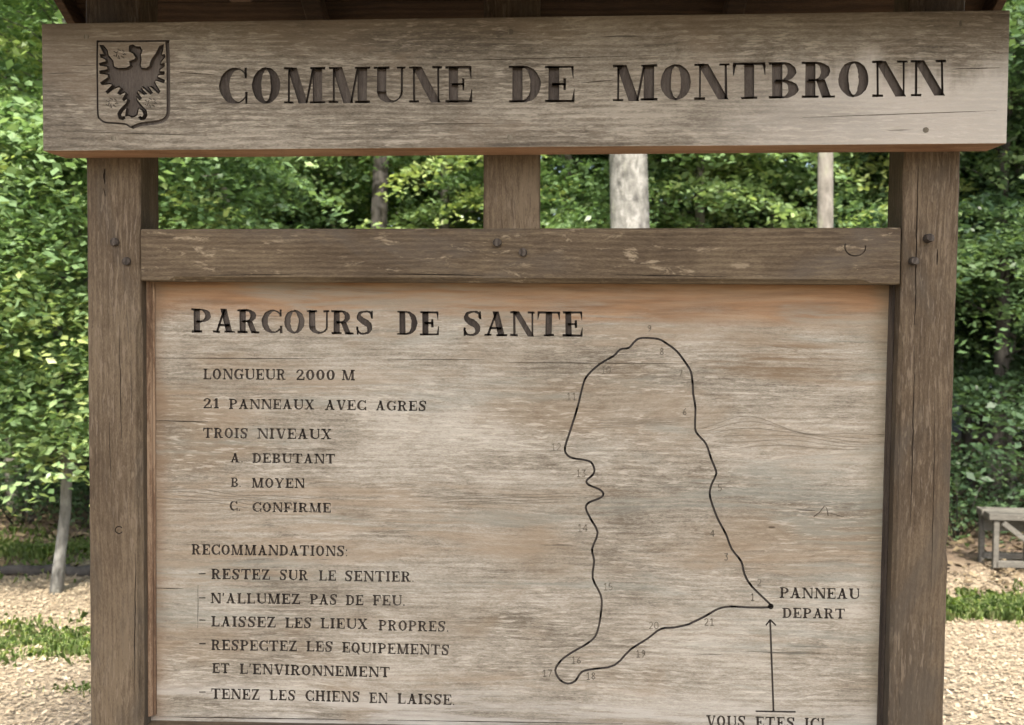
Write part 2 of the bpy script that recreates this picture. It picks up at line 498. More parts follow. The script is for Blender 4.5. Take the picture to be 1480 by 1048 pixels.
    if ch == 'X':
        return .98, [D_(.88 - T, .01, .08, .99, T), D_(.12, .01, .78, .99, t * 1.1), R_(0, 0, .30, t), R_(.88 - T - s, 0, .98, t), R_(0, 1 - t, .08 + T + s, 1), R_(.66, 1 - t, .94, 1)]
    if ch == 'Y':
        return .96, [D_(.46 - T / 2, .42, .06, .995, T), D_(.48, .44, .80, .99, t * 1.1), R_(.46 - T / 2, .01, .46 + T / 2, .5), R_(0, 1 - t, .06 + T + s, 1), R_(.68, 1 - t, .96, 1), R_(.46 - T / 2 - s, 0, .46 + T / 2 + s, t)]
    if ch == 'Z':
        return .84, [R_(.04, 1 - t, .80, 1), R_(0, 0, .84, t), D_(.02, .004, .78 - T, .996, T), [(.035, 1 - t / 2), (.035, .68), (.05, .68), (.06 + t, 1 - t / 2)], [(.82 - t, t / 2), (.845, t / 2), (.845, .36), (.83, .36)]]
    if ch == '1':
        return .50, [R_(.18, .01, .18 + T, .99), R_(.06, 0, .30 + T, t), [(.0, .72), (.06, .70), (.28, .93), (.25, .99)]]
    if ch == '2':
        c = [(.12, .70), (.14, .86), (.32, .96), (.52, .90), (.58, .72), (.48, .52), (.28, .30), (.08, .08)]
        w = [T * .8, T * .6, t, T * .6, T * .9, T * .8, t * 1.3, t]
        pts = crom([(a, b, ww) for (a, b), ww in zip(c, w)], 4)
        return .74, [brush(pts, [p[2] for p in pts]), R_(.03, 0, .68, T * .55), R_(.66, .0, .66 + t, .30)]
    if ch == "'":
        return .20, [[(.02, .70), (.09, .70), (.20, 1.0), (.04, 1.0)]]
    if ch == '-':
        return .62, [R_(0, .42, .62, .42 + t * 1.1)]
    if ch == '.':
        return .16, [R_(.02, 0, .14, .12)]
    if ch == ':':
        return .16, [R_(.02, 0, .14, .12), R_(.02, .5, .14, .62)]
    raise KeyError(ch)


def word(txt, x0, x1, y0, y1, h, T=.24, t=.11, gap=.12, h1=None):
    """polygons in photo pixels for a word that fills x0..x1 with its baseline from y0 to y1"""
    gl = [glyph(c, T, t) for c in txt]
    tot = sum(g[0] for g in gl) + gap * (len(gl) - 1)
    out, x = [], 0.0
    h1 = h if h1 is None else h1
    am = min(.5, .018 * h)
    for g, polys in gl:
        for p in polys:
            q = []
            for (a, b) in p:
                f = (x + a) / tot
                hh = h + (h1 - h) * f
                q.append((x0 + (x1 - x0) * f + random.uniform(-am, am), y0 + (y1 - y0) * f - b * hh + random.uniform(-am, am)))
            out.append(q)
        x += g + gap
    return out


def cutter(groups):
    """groups: [(polygons in photo px, plane Y, depth, material index)] -> one mesh of closed prisms"""
    V, Fc, mi = [], [], []
    for polys, Y, dep, idx in groups:
        for k_, p in enumerate(polys):
            q = [S(a, b, Y) for a, b in p]
            area = sum(q[i].x * q[(i + 1) % len(q)].z - q[(i + 1) % len(q)].x * q[i].z for i in range(len(q)))
            if area < 0: q.reverse()
            n, o = len(q), len(V)
            dd = dep
            V += [(v.x, Y - 0.004, v.z) for v in q] + [(v.x, Y + dd, v.z) for v in q]
            # counter-clockwise in (x, z) faces -y
            Fc.append(list(range(o, o + n)))
            Fc.append([o + n + i for i in reversed(range(n))])
            for i in range(n):
                j = (i + 1) % n
                Fc.append([o + i, o + n + i, o + n + j, o + j])
            mi += [idx] * (n + 2)
    return V, Fc, mi


def carve(board, groups, mats):
    """cut the prisms out of the board; returns the meshes of the cut faces per material index"""
    V, Fc, mi = cutter(groups)
    me = bpy.data.meshes.new('cut')
    me.from_pydata(V, [], Fc)
    for mt in mats: me.materials.append(mt)
    me.polygons.foreach_set('material_index', mi)
    me.update()
    co = bpy.data.objects.new('cut', me)
    col.objects.link(co)
    md = board.modifiers.new('b', 'BOOLEAN')
    md.operation = 'DIFFERENCE'
    md.solver = 'EXACT'
    md.use_self = True
    md.object = co
    bpy.context.view_layer.update()
    dg = bpy.context.evaluated_depsgraph_get()
    res = bpy.data.meshes.new_from_object(board.evaluated_get(dg), preserve_all_data_layers=True, depsgraph=dg)
    board.modifiers.clear()
    bpy.data.objects.remove(co)
    bpy.data.meshes.remove(me)
    return res


def split_by_material(res, mats, names, board):
    """the board keeps index 0 (and 1 if named None); every other index becomes a child mesh"""
    outs = []
    keep0 = None
    for idx in range(len(mats)):
        if names[idx] == 'drop': continue
        bm = bmesh.new(); bm.from_mesh(res)
        own = [idx]
        if idx == 0: own = [i for i in range(len(mats)) if names[i] in ('self',)]
        bmesh.ops.delete(bm, geom=[f for f in bm.faces if f.material_index not in own], context='FACES')
        if idx != 0 and names[idx] == 'self':
            bm.free(); continue
        if len(bm.faces) == 0:
            bm.free(); continue
        me = bpy.data.meshes.new(names[idx] if idx else board.name)
        if idx != 0:
            for f in bm.faces: f.material_index = 0
            me.materials.append(mats[idx])
        else:
            for mt in mats: me.materials.append(mt)
        bm.to_mesh(me); bm.free()
        if idx == 0: keep0 = me
        else: outs.append(link_mesh(names[idx], me, board))
    board.data = keep0
    return outs


# ------------------------------------------------------------------ the notice board
sign = empty('notice_board', (0, 0, 0))
tag(sign, 'weathered wooden notice board with carved COMMUNE DE MONTBRONN header and trail map', 'notice board')

D_POST = 0.105


class Line:
    """a straight edge on the plane y = Y through two photo pixels"""
    def __init__(s, a, b, Y):
        s.a, s.b = S(*a, Y), S(*b, Y)
    def x(s, z): return s.a.x + (s.b.x - s.a.x) * (z - s.a.z) / (s.b.z - s.a.z)
    def z(s, x): return s.a.z + (s.b.z - s.a.z) * (x - s.a.x) / (s.b.x - s.a.x)


def hash1(i, k=0):
    return math.sin(i * 12.9898 + k * 78.233) * 43758.5453 % 1.0 - 0.5


def post(name, left, right, zb, zt, Y0, depth, cl, cr, mat, parent, nsec=70, seed=0, nick=None):
    V, Fc = [], []
    for i in range(nsec):
        z = zb + (zt - zb) * i / (nsec - 1)
        w = 0.0011
        xl = left.x(z) + hash1(i, seed) * w
        xr = right.x(z) + hash1(i, seed + 3) * w
        if nick: xr -= nick(z)
        a, b = max(cl(z), 0.0025), max(cr(z), 0.0025)
        k = 0.004
        sec = [(xl + a, Y0), (xr - b, Y0), (xr, Y0 + b), (xr, Y0 + depth - k), (xr - k, Y0 + depth), (xl + k, Y0 + depth), (xl, Y0 + depth - k), (xl, Y0 + a)]
        V += [(x, y, z) for x, y in sec]
    n = 8
    for i in range(nsec - 1):
        for j in range(n):
            Fc.append([i * n + j, i * n + (j + 1) % n, (i + 1) * n + (j + 1) % n, (i + 1) * n + j])
    Fc.append(list(range(n))[::-1]); Fc.append([(nsec - 1) * n + j for j in range(n)])
    return mesh_from(name, V, Fc, mat, parent)


def beam(name, top, bot, x0, x1, Y0, depth, ct, cb, mat, parent, nsec=80, seed=0):
    V, Fc = [], []
    for i in range(nsec):
        x = x0 + (x1 - x0) * i / (nsec - 1)
        zt = top.z(x) + hash1(i, seed) * 0.0006
        zb = bot.z(x) + hash1(i, seed + 5) * 0.0006
        a, b = max(ct(x), 0.0025), max(cb(x), 0.0025)
        k = 0.004
        sec = [(Y0, zb + b), (Y0, zt - a), (Y0 + a, zt), (Y0 + depth - k, zt), (Y0 + depth, zt - k), (Y0 + depth, zb + k), (Y0 + depth - k, zb), (Y0 + b, zb)]
        V += [(x, y, z) for y, z in sec]
    n = 8
    for i in range(nsec - 1):
        for j in range(n):
            Fc.append([i * n + j, i * n + (j + 1) % n, (i + 1) * n + (j + 1) % n, (i + 1) * n + j])
    Fc.append(list(range(n))[::-1]); Fc.append([(nsec - 1) * n + j for j in range(n)])
    return mesh_from(name, V, Fc, mat, parent)


def stop(c, lo, hi, ramp=0.012):
    """chamfer width c between two stops"""
    return lambda u: c * max(0.0, min(1.0, (u - lo) / ramp, (hi - u) / ramp))


ZTOP = S(740, -110, 0).z          # posts run up into the roof
zb_ = lambda x: float(gz(x, 0.05)) - 0.3
zpx = lambda py, px=740: S(px, py, 0).z
# edges of the posts
LL, LR = Line((125, 240), (131, 1040), 0), Line((202.5, 240), (206, 1040), 0)
RL, RR = Line((1307, 240), (1284, 1040), 0), Line((1388, 240), (1363, 1040), 0)
CL, CR = Line((698.5, 240), (698.5, 330), 0), Line((780, 240), (780, 330), 0)
pl = post('post', LL, LR, zb_(-0.9), ZTOP, 0, D_POST, stop(0.002, -9, 9),
          lambda z: stop(0.011, zpx(1070), zpx(462))(z) + stop(0.008, zpx(325), zpx(235))(z) * 0.4, M['post'], sign, 90, 1)
nk = S(1366, 790, 0).z
pr = post('post', RL, RR, zb_(0.9), ZTOP, 0, D_POST,
          lambda z: stop(0.010, zpx(285), zpx(225))(z) + stop(0.008, zpx(930), zpx(470))(z), stop(0.003, -9, 9), M['post'], sign, 90, 2,
          nick=lambda z: 0.006 * max(0, 1 - abs(z - nk) / 0.02))
z_rt = S(740, 332, 0).z
pc = post('post', CL, CR, z_rt + 0.0008, ZTOP, 0.001, D_POST - 0.01, stop(0.009, zpx(284), zpx(-60)), stop(0.006, zpx(284), zpx(-60)), M['post'], sign, 40, 3)

# drying cracks carved into the right and left posts
def crack_poly(p0, p1, w, n=14, wob=1.0, seed=0):
    pts, ws = [], []
    for i in range(n):
        f = i / (n - 1)
        pts.append((p0[0] + (p1[0] - p0[0]) * f + hash1(i, seed) * wob, p0[1] + (p1[1] - p0[1]) * f + hash1(i, seed + 9) * wob * 0.2))
        ws.append(w * (0.35 + 0.65 * math.sin(math.pi * min(max(f, 0.03), 0.97))) * (1 + 0.5 * hash1(i, seed + 4)))
    return brush(pts, ws)


def carve_cracks(board, polys, Y, dep, wood_mat):
    board.data.materials.append(M['crackdark'])
    res = carve(board, [(polys, Y, dep, 1)], [wood_mat, M['crackdark']])
    board.data = res


carve_cracks(pr, [crack_poly((1327, 236), (1322, 470), 1.8, 24, 1.5, 1), crack_poly((1322, 500), (1316, 760), 1.4, 24, 1.8, 2), crack_poly((1355, 360), (1354, 383), 2.2, 6, 0.6, 3),
                  crack_poly((1297, 480), (1294, 700), 1.3, 20, 1.5, 4), crack_poly((1352, 560), (1346, 850), 1.0, 20, 1.6, 5)], 0, 0.006, M['post'])
carve_cracks(pl, [crack_poly((151, 244), (151, 266), 2.6, 6, 0.6, 6), crack_poly((150, 272), (152, 284), 1.5, 5, 0.6, 7), crack_poly((172, 470), (176, 640), 1.2, 18, 1.4, 8),
                  crack_poly((158, 610), (160, 700), 1.0, 12, 1.2, 9),
                  brush([(172 + 5.5 * math.cos(a), 766 + 5 * math.sin(a)) for a in np.linspace(.5, 5.6, 14)], 1.4), crack_poly((196, 800), (194, 1000), 1.4, 16, 1.2, 10)], 0, 0.006, M['post'])

# rail under the header, its lower edge chamfered between stops
RT, RB = Line((203, 331), (1302, 329), -0.004), Line((203, 406), (1302, 411), -0.004)
xr0, xr1 = S(204.0, 370, -0.004).x, S(1301.0, 370, -0.004).x
xs0, xs1 = S(243, 405, -0.004).x, S(1256, 410, -0.004).x
rail = beam('cross_rail', RT, RB, xr0, xr1, -0.004, 0.10, stop(0.004, -9, 9), stop(0.010, xs0, xs1), M['rail'], sign, 110, 4)
knot = brush([(1236 + 15 * math.cos(a), 357 + 13 * math.sin(a)) for a in np.linspace(math.radians(-10), math.radians(200), 16)], 1.9)
carve_cracks(rail, [knot, crack_poly((560, 396), (700, 398), 1.6, 12, 0.8, 12), crack_poly((890, 397), (1050, 400), 1.2, 12, 0.8, 14),
                    crack_poly((300, 398), (420, 397), 1.2, 12, 0.8, 15)], -0.004, 0.005, M['rail'])

# bottom rail
BT, BB = Line((206, 1053), (1284, 1072), 0.0), Line((206, 1128), (1284, 1148), 0.0)
xb0, xb1 = LR.x(S(206, 1060, 0).z) + 0.001, RL.x(S(1284, 1070, 0).z) - 0.001
beam('bottom_rail', BT, BB, xb0, xb1, -0.003, 0.10, stop(0.010, xb0 + .05, xb1 - .05), stop(0.004, -9, 9), M['rail'], sign, 60, 8)

# the panel with its carved text and map
YP = 0.047
pc4 = [S(205, 400, YP), S(1297, 404, YP), S(1276, 1085, YP), S(207, 1068, YP)]
def slab(name, quad, Y0, depth, mats, parent, bev=0.0):
    V = [(p.x, Y0, p.z) for p in quad] + [(p.x, Y0 + depth, p.z) for p in quad]
    Fc = [[0, 1, 2, 3], [7, 6, 5, 4], [0, 4, 5, 1], [1, 5, 6, 2], [2, 6, 7, 3], [3, 7, 4, 0]]
    o = mesh_from(name, V, Fc, mats, parent)
    if bev:
        bm = bmesh.new(); bm.from_mesh(o.data)
        bmesh.ops.bevel(bm, geom=list(bm.edges), offset=bev, segments=2, affect='EDGES', profile=0.6)
        bm.to_mesh(o.data); bm.free()
    return o


pmats = [M['panel'], M['crackdark'], M['carve_thin'], M['carve_thin'], M['grainline']]
pnames = ['self', 'self', 'carved_route_map', 'carved_arrow', 'self']
pgroups = []
title = word('PARCOURS', 277, 540, 480.5, 483.8, 34.5, .27, .085, .10) + word('DE', 574, 634, 484.3, 484.8, 35, .27, .085, .12) + word('SANTE', 669, 842, 485.5, 486.5, 36, .27, .085, .12)
rows = {}
for args in [
    ('LONGUEUR', 294, 413, 548.3, 549, 15.5), ('2000', 428, 484, 549.3, 549.5, 15), ('M', 494, 513, 549.6, 549.8, 15),
    ('21', 294, 316, 590, 590.2, 14.5), ('PANNEAUX', 331, 454, 591, 592, 14.5), ('AVEC', 470, 529, 592.5, 593, 14.5), ('AGRES', 543, 616, 593.5, 594, 14.5),
    ('TROIS', 294, 358, 632.8, 633.6, 14.5), ('NIVEAUX', 372, 479, 634, 635, 15),
    ('A.', 333, 351, 668.4, 668.6, 13.5), ('DEBUTANT', 365, 484, 669, 670.2, 14),
    ('B.', 334, 348, 703.6, 703.8, 13.5), ('MOYEN', 364, 440, 704.8, 705.5, 14),
    ('C.', 332, 347, 738, 738.2, 14), ('CONFIRME', 365, 478, 739.8, 741, 14),
    ('RECOMMANDATIONS:', 277, 502, 801.5, 804, 15),
    ('-', 287, 297, 836, 836, 14), ('RESTEZ', 305.5, 390, 837, 838, 15), ('SUR', 404, 445, 838.3, 838.8, 15), ('LE', 461, 485.5, 839.2, 839.5, 15), ('SENTIER.', 498.5, 598, 840, 841, 15),
    ('-', 288, 297, 871, 871, 14), ("N'ALLUMEZ", 304.5, 433.5, 872, 873.2, 15), ('PAS', 448, 487, 873.6, 874, 15), ('DE', 500, 525, 874.4, 874.7, 14.5), ('FEU.', 539, 585, 875, 875.5, 15),
    ('-', 288, 297, 903, 903, 14), ('LAISSEZ', 305.5, 398, 905.3, 907, 15), ('LES', 412.5, 450, 907.3, 907.8, 15), ('LIEUX', 463.5, 531, 908.2, 909.3, 15), ('PROPRES.', 547, 648, 911, 913, 15),
    ('-', 288, 297, 937, 937, 14), ('RESPECTEZ', 305.5, 429, 939.6, 941.2, 15), ('LES', 443, 480.6, 941.5, 942.2, 15), ('EQUIPEMENTS', 494.5, 649, 943, 947, 15),
    ('ET', 307, 331.5, 972.7, 973.4, 14.5), ("L'ENVIRONNEMENT", 346.5, 563, 974, 979, 15),
    ('-', 288, 297, 1007, 1007, 14), ('TENEZ', 305.5, 375, 1010, 1011.5, 15), ('LES', 389.7, 427, 1011.8, 1012.6, 15), ('CHIENS', 441.6, 519.5, 1013, 1015, 15.5), ('EN', 534, 560, 1016, 1016.4, 15), ('LAISSE.', 574.6, 657, 1017, 1019, 15),
    ('PANNEAU', 1127, 1242, 864.2, 866, 15.5), ('DEPART', 1131, 1221, 893, 894.2, 14.5),
    ('VOUS', 1021, 1077, 1049.8, 1051, 16), ('ETES', 1092, 1148, 1051.5, 1053, 16), ('ICI', 1163, 1192, 1053.5, 1054, 16),
]:
    key = round(args[3] / 9.0) if args[1] < 700 else args[0] if args[3] < 1000 else 'last'
    key = {71: 70, 66: 65}.get(key, key)
    rows.setdefault(key, []).extend(word(*args, T=.235, t=.105, gap=.17))

route = [(929, 488.5), (951, 490), (963.6, 496.7), (978.5, 508), (991, 524.5), (998.4, 537), (1001, 554), (1001.8, 569), (1005, 589), (1004.6, 619), (1009.5, 629), (1020.7, 642), (1028, 663.5),
         (1035, 681), (1034, 688), (1027, 704.4), (1026.7, 720), (1036.5, 748), (1049, 771.6), (1057.5, 793.5), (1071.3, 811.5), (1076, 830), (1087, 848), (1112.6, 873), (1113, 877.5), (1084, 878), (1056, 876.7),
         (1038, 880), (1020.5, 890), (1000, 900), (993, 903), (974, 907), (955, 909), (936, 923), (911, 939), (888, 961.5), (858, 967), (841, 971), (831.6, 984), (820.7, 988), (809.7, 983), (802.5, 968.7), (811, 954.6),
         (827, 942.7), (852, 928), (863, 914), (869, 882.7), (868.5, 860.8), (856.6, 835.7), (858.8, 810.7), (855.7, 793.5), (863.8, 770), (853.5, 749.7), (846.6, 734), (852, 726), (868, 719.5), (872, 713), (865.6, 707),
         (850.7, 700.7), (848, 694.5), (857, 686), (859, 678), (854.4, 668.4), (844.5, 664.7), (827, 662), (818.5, 656), (816.7, 646), (824.7, 621), (834.6, 589), (842, 559), (848, 544), (867, 526), (886.7, 514.6),
         (896.6, 505), (909, 502.7), (919, 492)]
rp = crom(route, 3, True)
rp = [tuple(p) for p in rp]
rp = rp + rp[:1]
lines = []
for i in range(0, len(rp) - 1, 6):
    seg = rp[max(i - 1, 0):i + 7]
    lines.append(brush(seg, 3.1 + 0.25 * hash1(i, 2)))
lines.append([(1114 + 4.2 * math.cos(a), 876.5 + 4.2 * math.sin(a)) for a in np.linspace(0, 2 * math.pi, 12, endpoint=False)])
arrow = [brush([(1113, 897), (1115, 950), (1118, 1029)], 2.8), brush([(1113.2, 895.5), (1107, 904)], 2.2), brush([(1113, 895.5), (1121.5, 904)], 2.2), brush([(1092, 1028), (1150, 1029)], 2.4)]

DIG = {'0': [[(.3, 1), (.05, .8), (.05, .2), (.3, 0), (.55, .2), (.55, .8), (.3, 1)]], '1': [[(.1, .75), (.35, 1), (.35, 0)], [(.1, 0), (.6, 0)]],
       '2': [[(.05, .8), (.3, 1), (.55, .8), (.5, .55), (.05, .02), (.6, .02)]], '3': [[(.05, .95), (.55, .98), (.28, .58), (.55, .35), (.4, .02), (.05, .08)]],
       '4': [[(.45, 0), (.45, 1), (.02, .3), (.65, .3)]], '5': [[(.55, 1), (.12, 1), (.1, .58), (.45, .6), (.55, .28), (.35, .02), (.05, .1)]],
       '6': [[(.5, .98), (.15, .6), (.08, .2), (.3, 0), (.55, .2), (.4, .5), (.1, .35)]], '7': [[(.03, .98), (.58, .98), (.22, 0)]],
       '8': [[(.3, .52), (.08, .75), (.3, 1), (.52, .75), (.3, .52), (.05, .25), (.3, 0), (.57, .25), (.3, .52)]], '9': [[(.52, .65), (.3, .48), (.08, .72), (.3, 1), (.54, .8), (.5, .4), (.2, 0)]]}
faint = []
for txt, cx, cy in [('1', 1088, 863), ('2', 1098, 842), ('3', 1050, 805), ('4', 1030, 771), ('5', 1041, 705), ('6', 990, 595), ('7', 984, 540), ('8', 957, 508), ('9', 939, 475), ('10', 876, 535), ('11', 826, 573),
                    ('12', 804, 646), ('13', 840, 684), ('14', 842, 763), ('15', 879, 848), ('16', 833, 954), ('17', 791, 973), ('18', 854, 977), ('19', 926, 945), ('20', 945, 904), ('21', 1025, 899)]:
    h = 10.0
    lab = []
    for i, ch in enumerate(txt):
        ox = cx - len(txt) * h * .36 + i * h * .78
        for st_ in DIG[ch]:
            for a, b in zip(st_[:-1], st_[1:]):
                lab.append(brush([(ox + a[0] * h, cy + h / 2 - a[1] * h), (ox + b[0] * h, cy + h / 2 - b[1] * h)], 1.35))
    faint.append(lab)
pcr = [crack_poly((224, 517.5), (470, 518.5), 1.1, 24, 0.5, 21), crack_poly((560, 519), (700, 520), 0.9, 16, 0.5, 22), crack_poly((735, 524), (1000, 526), 1.0, 22, 0.6, 23),
       crack_poly((226, 608), (300, 609.5), 1.2, 12, 0.6, 24), 
       crack_poly((224, 850), (265, 851), 1.2, 8, 0.6, 28), crack_poly((286, 846), (286, 908), .8, 10, 0.7, 29), 
       brush([(1176, 747), (1184, 741), (1192, 731), (1195, 735), (1197, 746)], 1.1), crack_poly((1150, 737), (1178, 738), 1.3, 7, .8, 30), crack_poly((1196, 741), (1222, 748), 1.0, 7, .8, 31),
       crack_poly((1110, 762), (1120, 762), 1.8, 5, 0.6, 32), crack_poly((560, 1041), (900, 1046), 1.3, 20, 1.0, 33), crack_poly((230, 1036), (500, 1040), 1.6, 20, 1.0, 34)]
grain = [
       *[brush([(x_, 628 + 5.5 * i_ - (26 - 3 * i_) * math.exp(-((x_ - 1075 - 9 * i_) / (60.0 + 14 * i_)) ** 2) + 1.3 * math.sin(x_ * .05 + i_)) for x_ in range(1010 + 12 * i_, 1275 - 16 * (i_ % 3), 9)],
               .75 + .25 * hash1(i_, 61)) for i_ in range(6)],
       *[brush([(x_, 706 + 5.0 * i_ + 13 / (1 + math.exp(-(x_ - 330 - 7 * i_) / 28.0)) + 1.5 * math.sin(x_ * .06 + i_ * 1.3)) for x_ in range(226 + 11 * (i_ % 3), 470 - 30 * (i_ % 4), 9)],
               .75 + .25 * hash1(i_, 62)) for i_ in range(5)],
       *[brush([(x_, 716 + 4.5 * i_ + 2.5 * math.sin(x_ * .013 + i_ * .3) + .7 * math.sin(x_ * .09 + i_)) for x_ in range(590 + 23 * i_, 850 - 12 * i_, 10)], .7) for i_ in range(4)],
       *[brush([(x_, 604 + 4.2 * i_ + 3.5 * math.sin(x_ * .016 + i_ * .4)) for x_ in range(846, 1000 - 8 * i_, 9)], .7) for i_ in range(4)]]
pgroups = [(grain, YP, 0.0014, 4), (lines, YP, 0.004, 2), (arrow, YP, 0.0037, 3), (pcr, YP, 0.003, 1)]
for polys, dep, mt, nm in [(title, .0055, 'carve', 'carved_title')] + [(v_, .004, 'carve', 'carved_lettering') for v_ in rows.values()] + [(v_, .0012, 'faint', 'carved_number') for v_ in faint]:
    pgroups.append((polys, YP, dep, len(pmats)))
    pmats.append(M[mt]); pnames.append(nm)
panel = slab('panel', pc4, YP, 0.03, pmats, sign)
res = carve(panel, pgroups, pmats)
kids = split_by_material(res, pmats, pnames, panel)

# quarter round strips in the corners beside the panel
def strip(name, pxt, pxb, sgn, w, mat):
    lt, lb = S(*pxt, YP), S(*pxb, YP)
    V, Fc = [], []
    prof = [(0, -0.0005), (w, -0.0005), (w * 0.98, -w * .35), (w * .72, -w * .55), (w * .66, -w * .85), (w * .35, -w * 1.25), (0, -w * 1.45)]
    N = 40
    for i in range(N):
        f = i / (N - 1)
        for a, b in prof:
            V.append((lt.x + (lb.x - lt.x) * f + sgn * a + hash1(i, 31) * .0006, YP + b, lt.z + (lb.z - lt.z) * f))
    n = len(prof)
    for i in range(N - 1):
        for j in range(n):
            Fc.append([i * n + j, i * n + (j + 1) % n, (i + 1) * n + (j + 1) % n, (i + 1) * n + j])
    Fc.append(list(range(n))); Fc.append([(N - 1) * n + j for j in range(n)])
    o = mesh_from(name, V, Fc, mat, sign)
    return o


zt_s, zb_s = 413, 1041
def on_post(line, Z, off): return line.x(Z) + off
def strip2(sgn, line, w, mat, name='moulding', dx=0.0008):
    z1, z0 = S(740, 409, YP).z, S(740, 1044, YP).z
    V, Fc = [], []
    prof = [(0, -0.0005), (w, -0.0005), (w * 0.98, -w * .3), (w * .72, -w * .5), (w * .66, -w * .85), (w * .35, -w * 1.2), (0, -w * 1.4)]
    N, n = 40, 7
    for i in range(N):
        z = z1 + (z0 - z1) * i / (N - 1)
        for a, b in prof:
            V.append((line.x(z) + sgn * (dx + a) + hash1(i, 31) * .0006, YP + b, z))
    for i in range(N - 1):
        for j in range(n):
            Fc.append([i * n + j, i * n + (j + 1) % n, (i + 1) * n + (j + 1) % n, (i + 1) * n + j])
    Fc.append(list(range(n))); Fc.append([(N - 1) * n + j for j in range(n)])
    return mesh_from(name, V, Fc, mat, sign)


strip2(+1, LR, 0.013, M['mould'])
strip2(-1, RL, 0.009, M['mould_shaded'])

# header board
YH = -0.098
hq = [S(60, 34, YH), S(1460, 14.5, YH), S(1455, 207.5, YH), S(62, 218.5, YH)]
hmats = [M['header'], M['under'], M['carve_big'], M['carve_big'], M['crackdark']]
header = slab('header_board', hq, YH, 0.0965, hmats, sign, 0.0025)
for p in header.data.polygons:
    if p.normal.z < -0.8: p.material_index = 1
htxt = word('COMMUNE', 317, 682, 150.3, 148, 52.5, .30, .065, .12) + word('DE', 735.5, 830, 148.2, 148, 53, .30, .065, .12) + word('MONTBRONN', 886, 1367, 146.5, 138.3, 52.5, .30, .065, .10, 52)
K = 150.0 / 1048.0
def cp(pts): return [(120 + a * K, 45 + b * K) for a, b in pts]
out_l = crom([(145, 104), (143, 300), (146, 600), (150, 840), (175, 890), (225, 922), (330, 930), (430, 940), (470, 965), (495, 975)], 3)
out_r = crom([(495, 975), (530, 960), (600, 938), (740, 922), (810, 900), (850, 860), (862, 800), (862, 600), (860, 300), (850, 104)], 3)
shield = [brush(cp([tuple(p) for p in out_l]), 2.6), brush(cp([tuple(p) for p in out_r]), 5.4), brush(cp([(138, 104), (500, 104), (872, 100)]), 2.8)]
eagle = [(470, 150), (500, 140), (535, 160), (575, 160), (595, 200), (578, 240), (585, 290), (575, 340), (590, 375), (640, 380), (675, 355), (690, 300), (740, 225), (775, 155), (812, 135),
         (805, 185), (790, 240), (822, 235), (826, 262), (790, 300), (778, 335), (820, 325), (824, 350), (775, 385), (770, 412), (822, 412), (818, 435), (760, 440), (752, 468), (826, 498), (818, 520), (735, 495), (722, 520), (775, 612), (765, 630),
         (690, 560), (655, 560), (700, 625), (685, 636), (600, 560), (588, 580), (645, 640), (620, 640), (560, 600), (545, 620), (590, 680), (575, 695), (540, 660), (545, 700), (580, 745), (635, 800), (645, 850), (625, 888), (585, 895), (560, 870), (575, 862), (600, 872), (618, 845), (600, 800),
         (560, 775), (545, 845), (520, 862), (490, 868), (465, 850), (430, 862), (440, 780), (400, 805), (378, 845), (392, 870), (415, 862), (425, 880), (400, 895), (365, 880), (352, 835), (378, 790), (440, 730), (452, 690), (440, 680), (410, 705), (400, 690), (435, 630),
         (420, 615), (370, 640), (350, 630), (385, 575), (365, 560), (310, 580), (245, 630), (230, 615), (300, 545), (275, 530), (190, 540), (175, 525), (255, 470), (250, 435), (170, 425), (165, 405), (250, 390), (245, 355), (172, 345), (165, 328), (235, 310), (225, 280),
         (180, 262), (170, 235), (215, 235), (195, 190), (170, 140), (200, 145), (240, 190), (255, 250), (300, 300), (310, 360), (350, 378), (440, 375), (480, 350), (470, 305), (520, 290), (535, 265), (510, 225), (465, 200)]
eagle = cp(eagle)
scr = []
for sx, sy in [(295, 720), (690, 720), (375, 225)]:
    for q in range(7):
        a = q * 0.9
        scr.append(brush(cp([(sx + 55 * math.cos(a) - 14, sy + 45 * math.sin(a)), (sx + 55 * math.cos(a) + 10, sy + 45 * math.sin(a) + 14), (sx + 30 * math.cos(a + .4), sy + 26 * math.sin(a + .4))]), 1.3))
hcr = [crack_poly((640, 88), (960, 80), 1.0, 26, 0.8, 41), crack_poly((90, 190), (300, 196), 0.9, 20, 0.8, 42), crack_poly((1160, 170), (1440, 160), 1.0, 22, 0.8, 43), crack_poly((470, 180), (760, 178), 0.9, 22, 0.8, 44),
       crack_poly((1372, 100), (1445, 98), 1.5, 10, 1.0, 45), crack_poly((260, 105), (310, 108), 1.3, 8, 0.8, 46), crack_poly((840, 120), (885, 116), 1.3, 8, 1.0, 47)]
res = carve(header, [(htxt, YH, 0.009, 2), (shield, YH, 0.006, 3), ([eagle, brush(eagle + eagle[:1], 1.9)], YH, 0.007, 3), (scr, YH, 0.0022, 3), (hcr, YH, 0.002, 4)], hmats)
split_by_material(res, hmats, ['self', 'self', 'carved_lettering', 'carved_crest', 'self'], header)

# wooden plugs over the screws of the header
def disc(name, px, py, Y, r, h, mat, parent, n=10, tilt=0.0, cx=0.0):
    c = S(px, py, Y)
    V, Fc = [], []
    for k, (yy, rr) in enumerate([(0.004, 1.0), (-h * .85, 1.0), (-h, .82)]):
        for i in range(n):
            a = 2 * math.pi * i / n
            q = r * rr * (1 + 0.12 * hash1(i, px))
            V.append((c.x + q * math.cos(a) + cx * yy, Y + yy + tilt * math.sin(a) * h, c.z + q * math.sin(a)))
    for k in range(2):
        for i in range(n):
            j = (i + 1) % n
            Fc.append([k * n + i, k * n + j, (k + 1) * n + j, (k + 1) * n + i])
    Fc.append([2 * n + i for i in range(n)])
    Fc.append([i for i in reversed(range(n))])
    o = mesh_from(name, V, Fc, mat, parent)
    return o


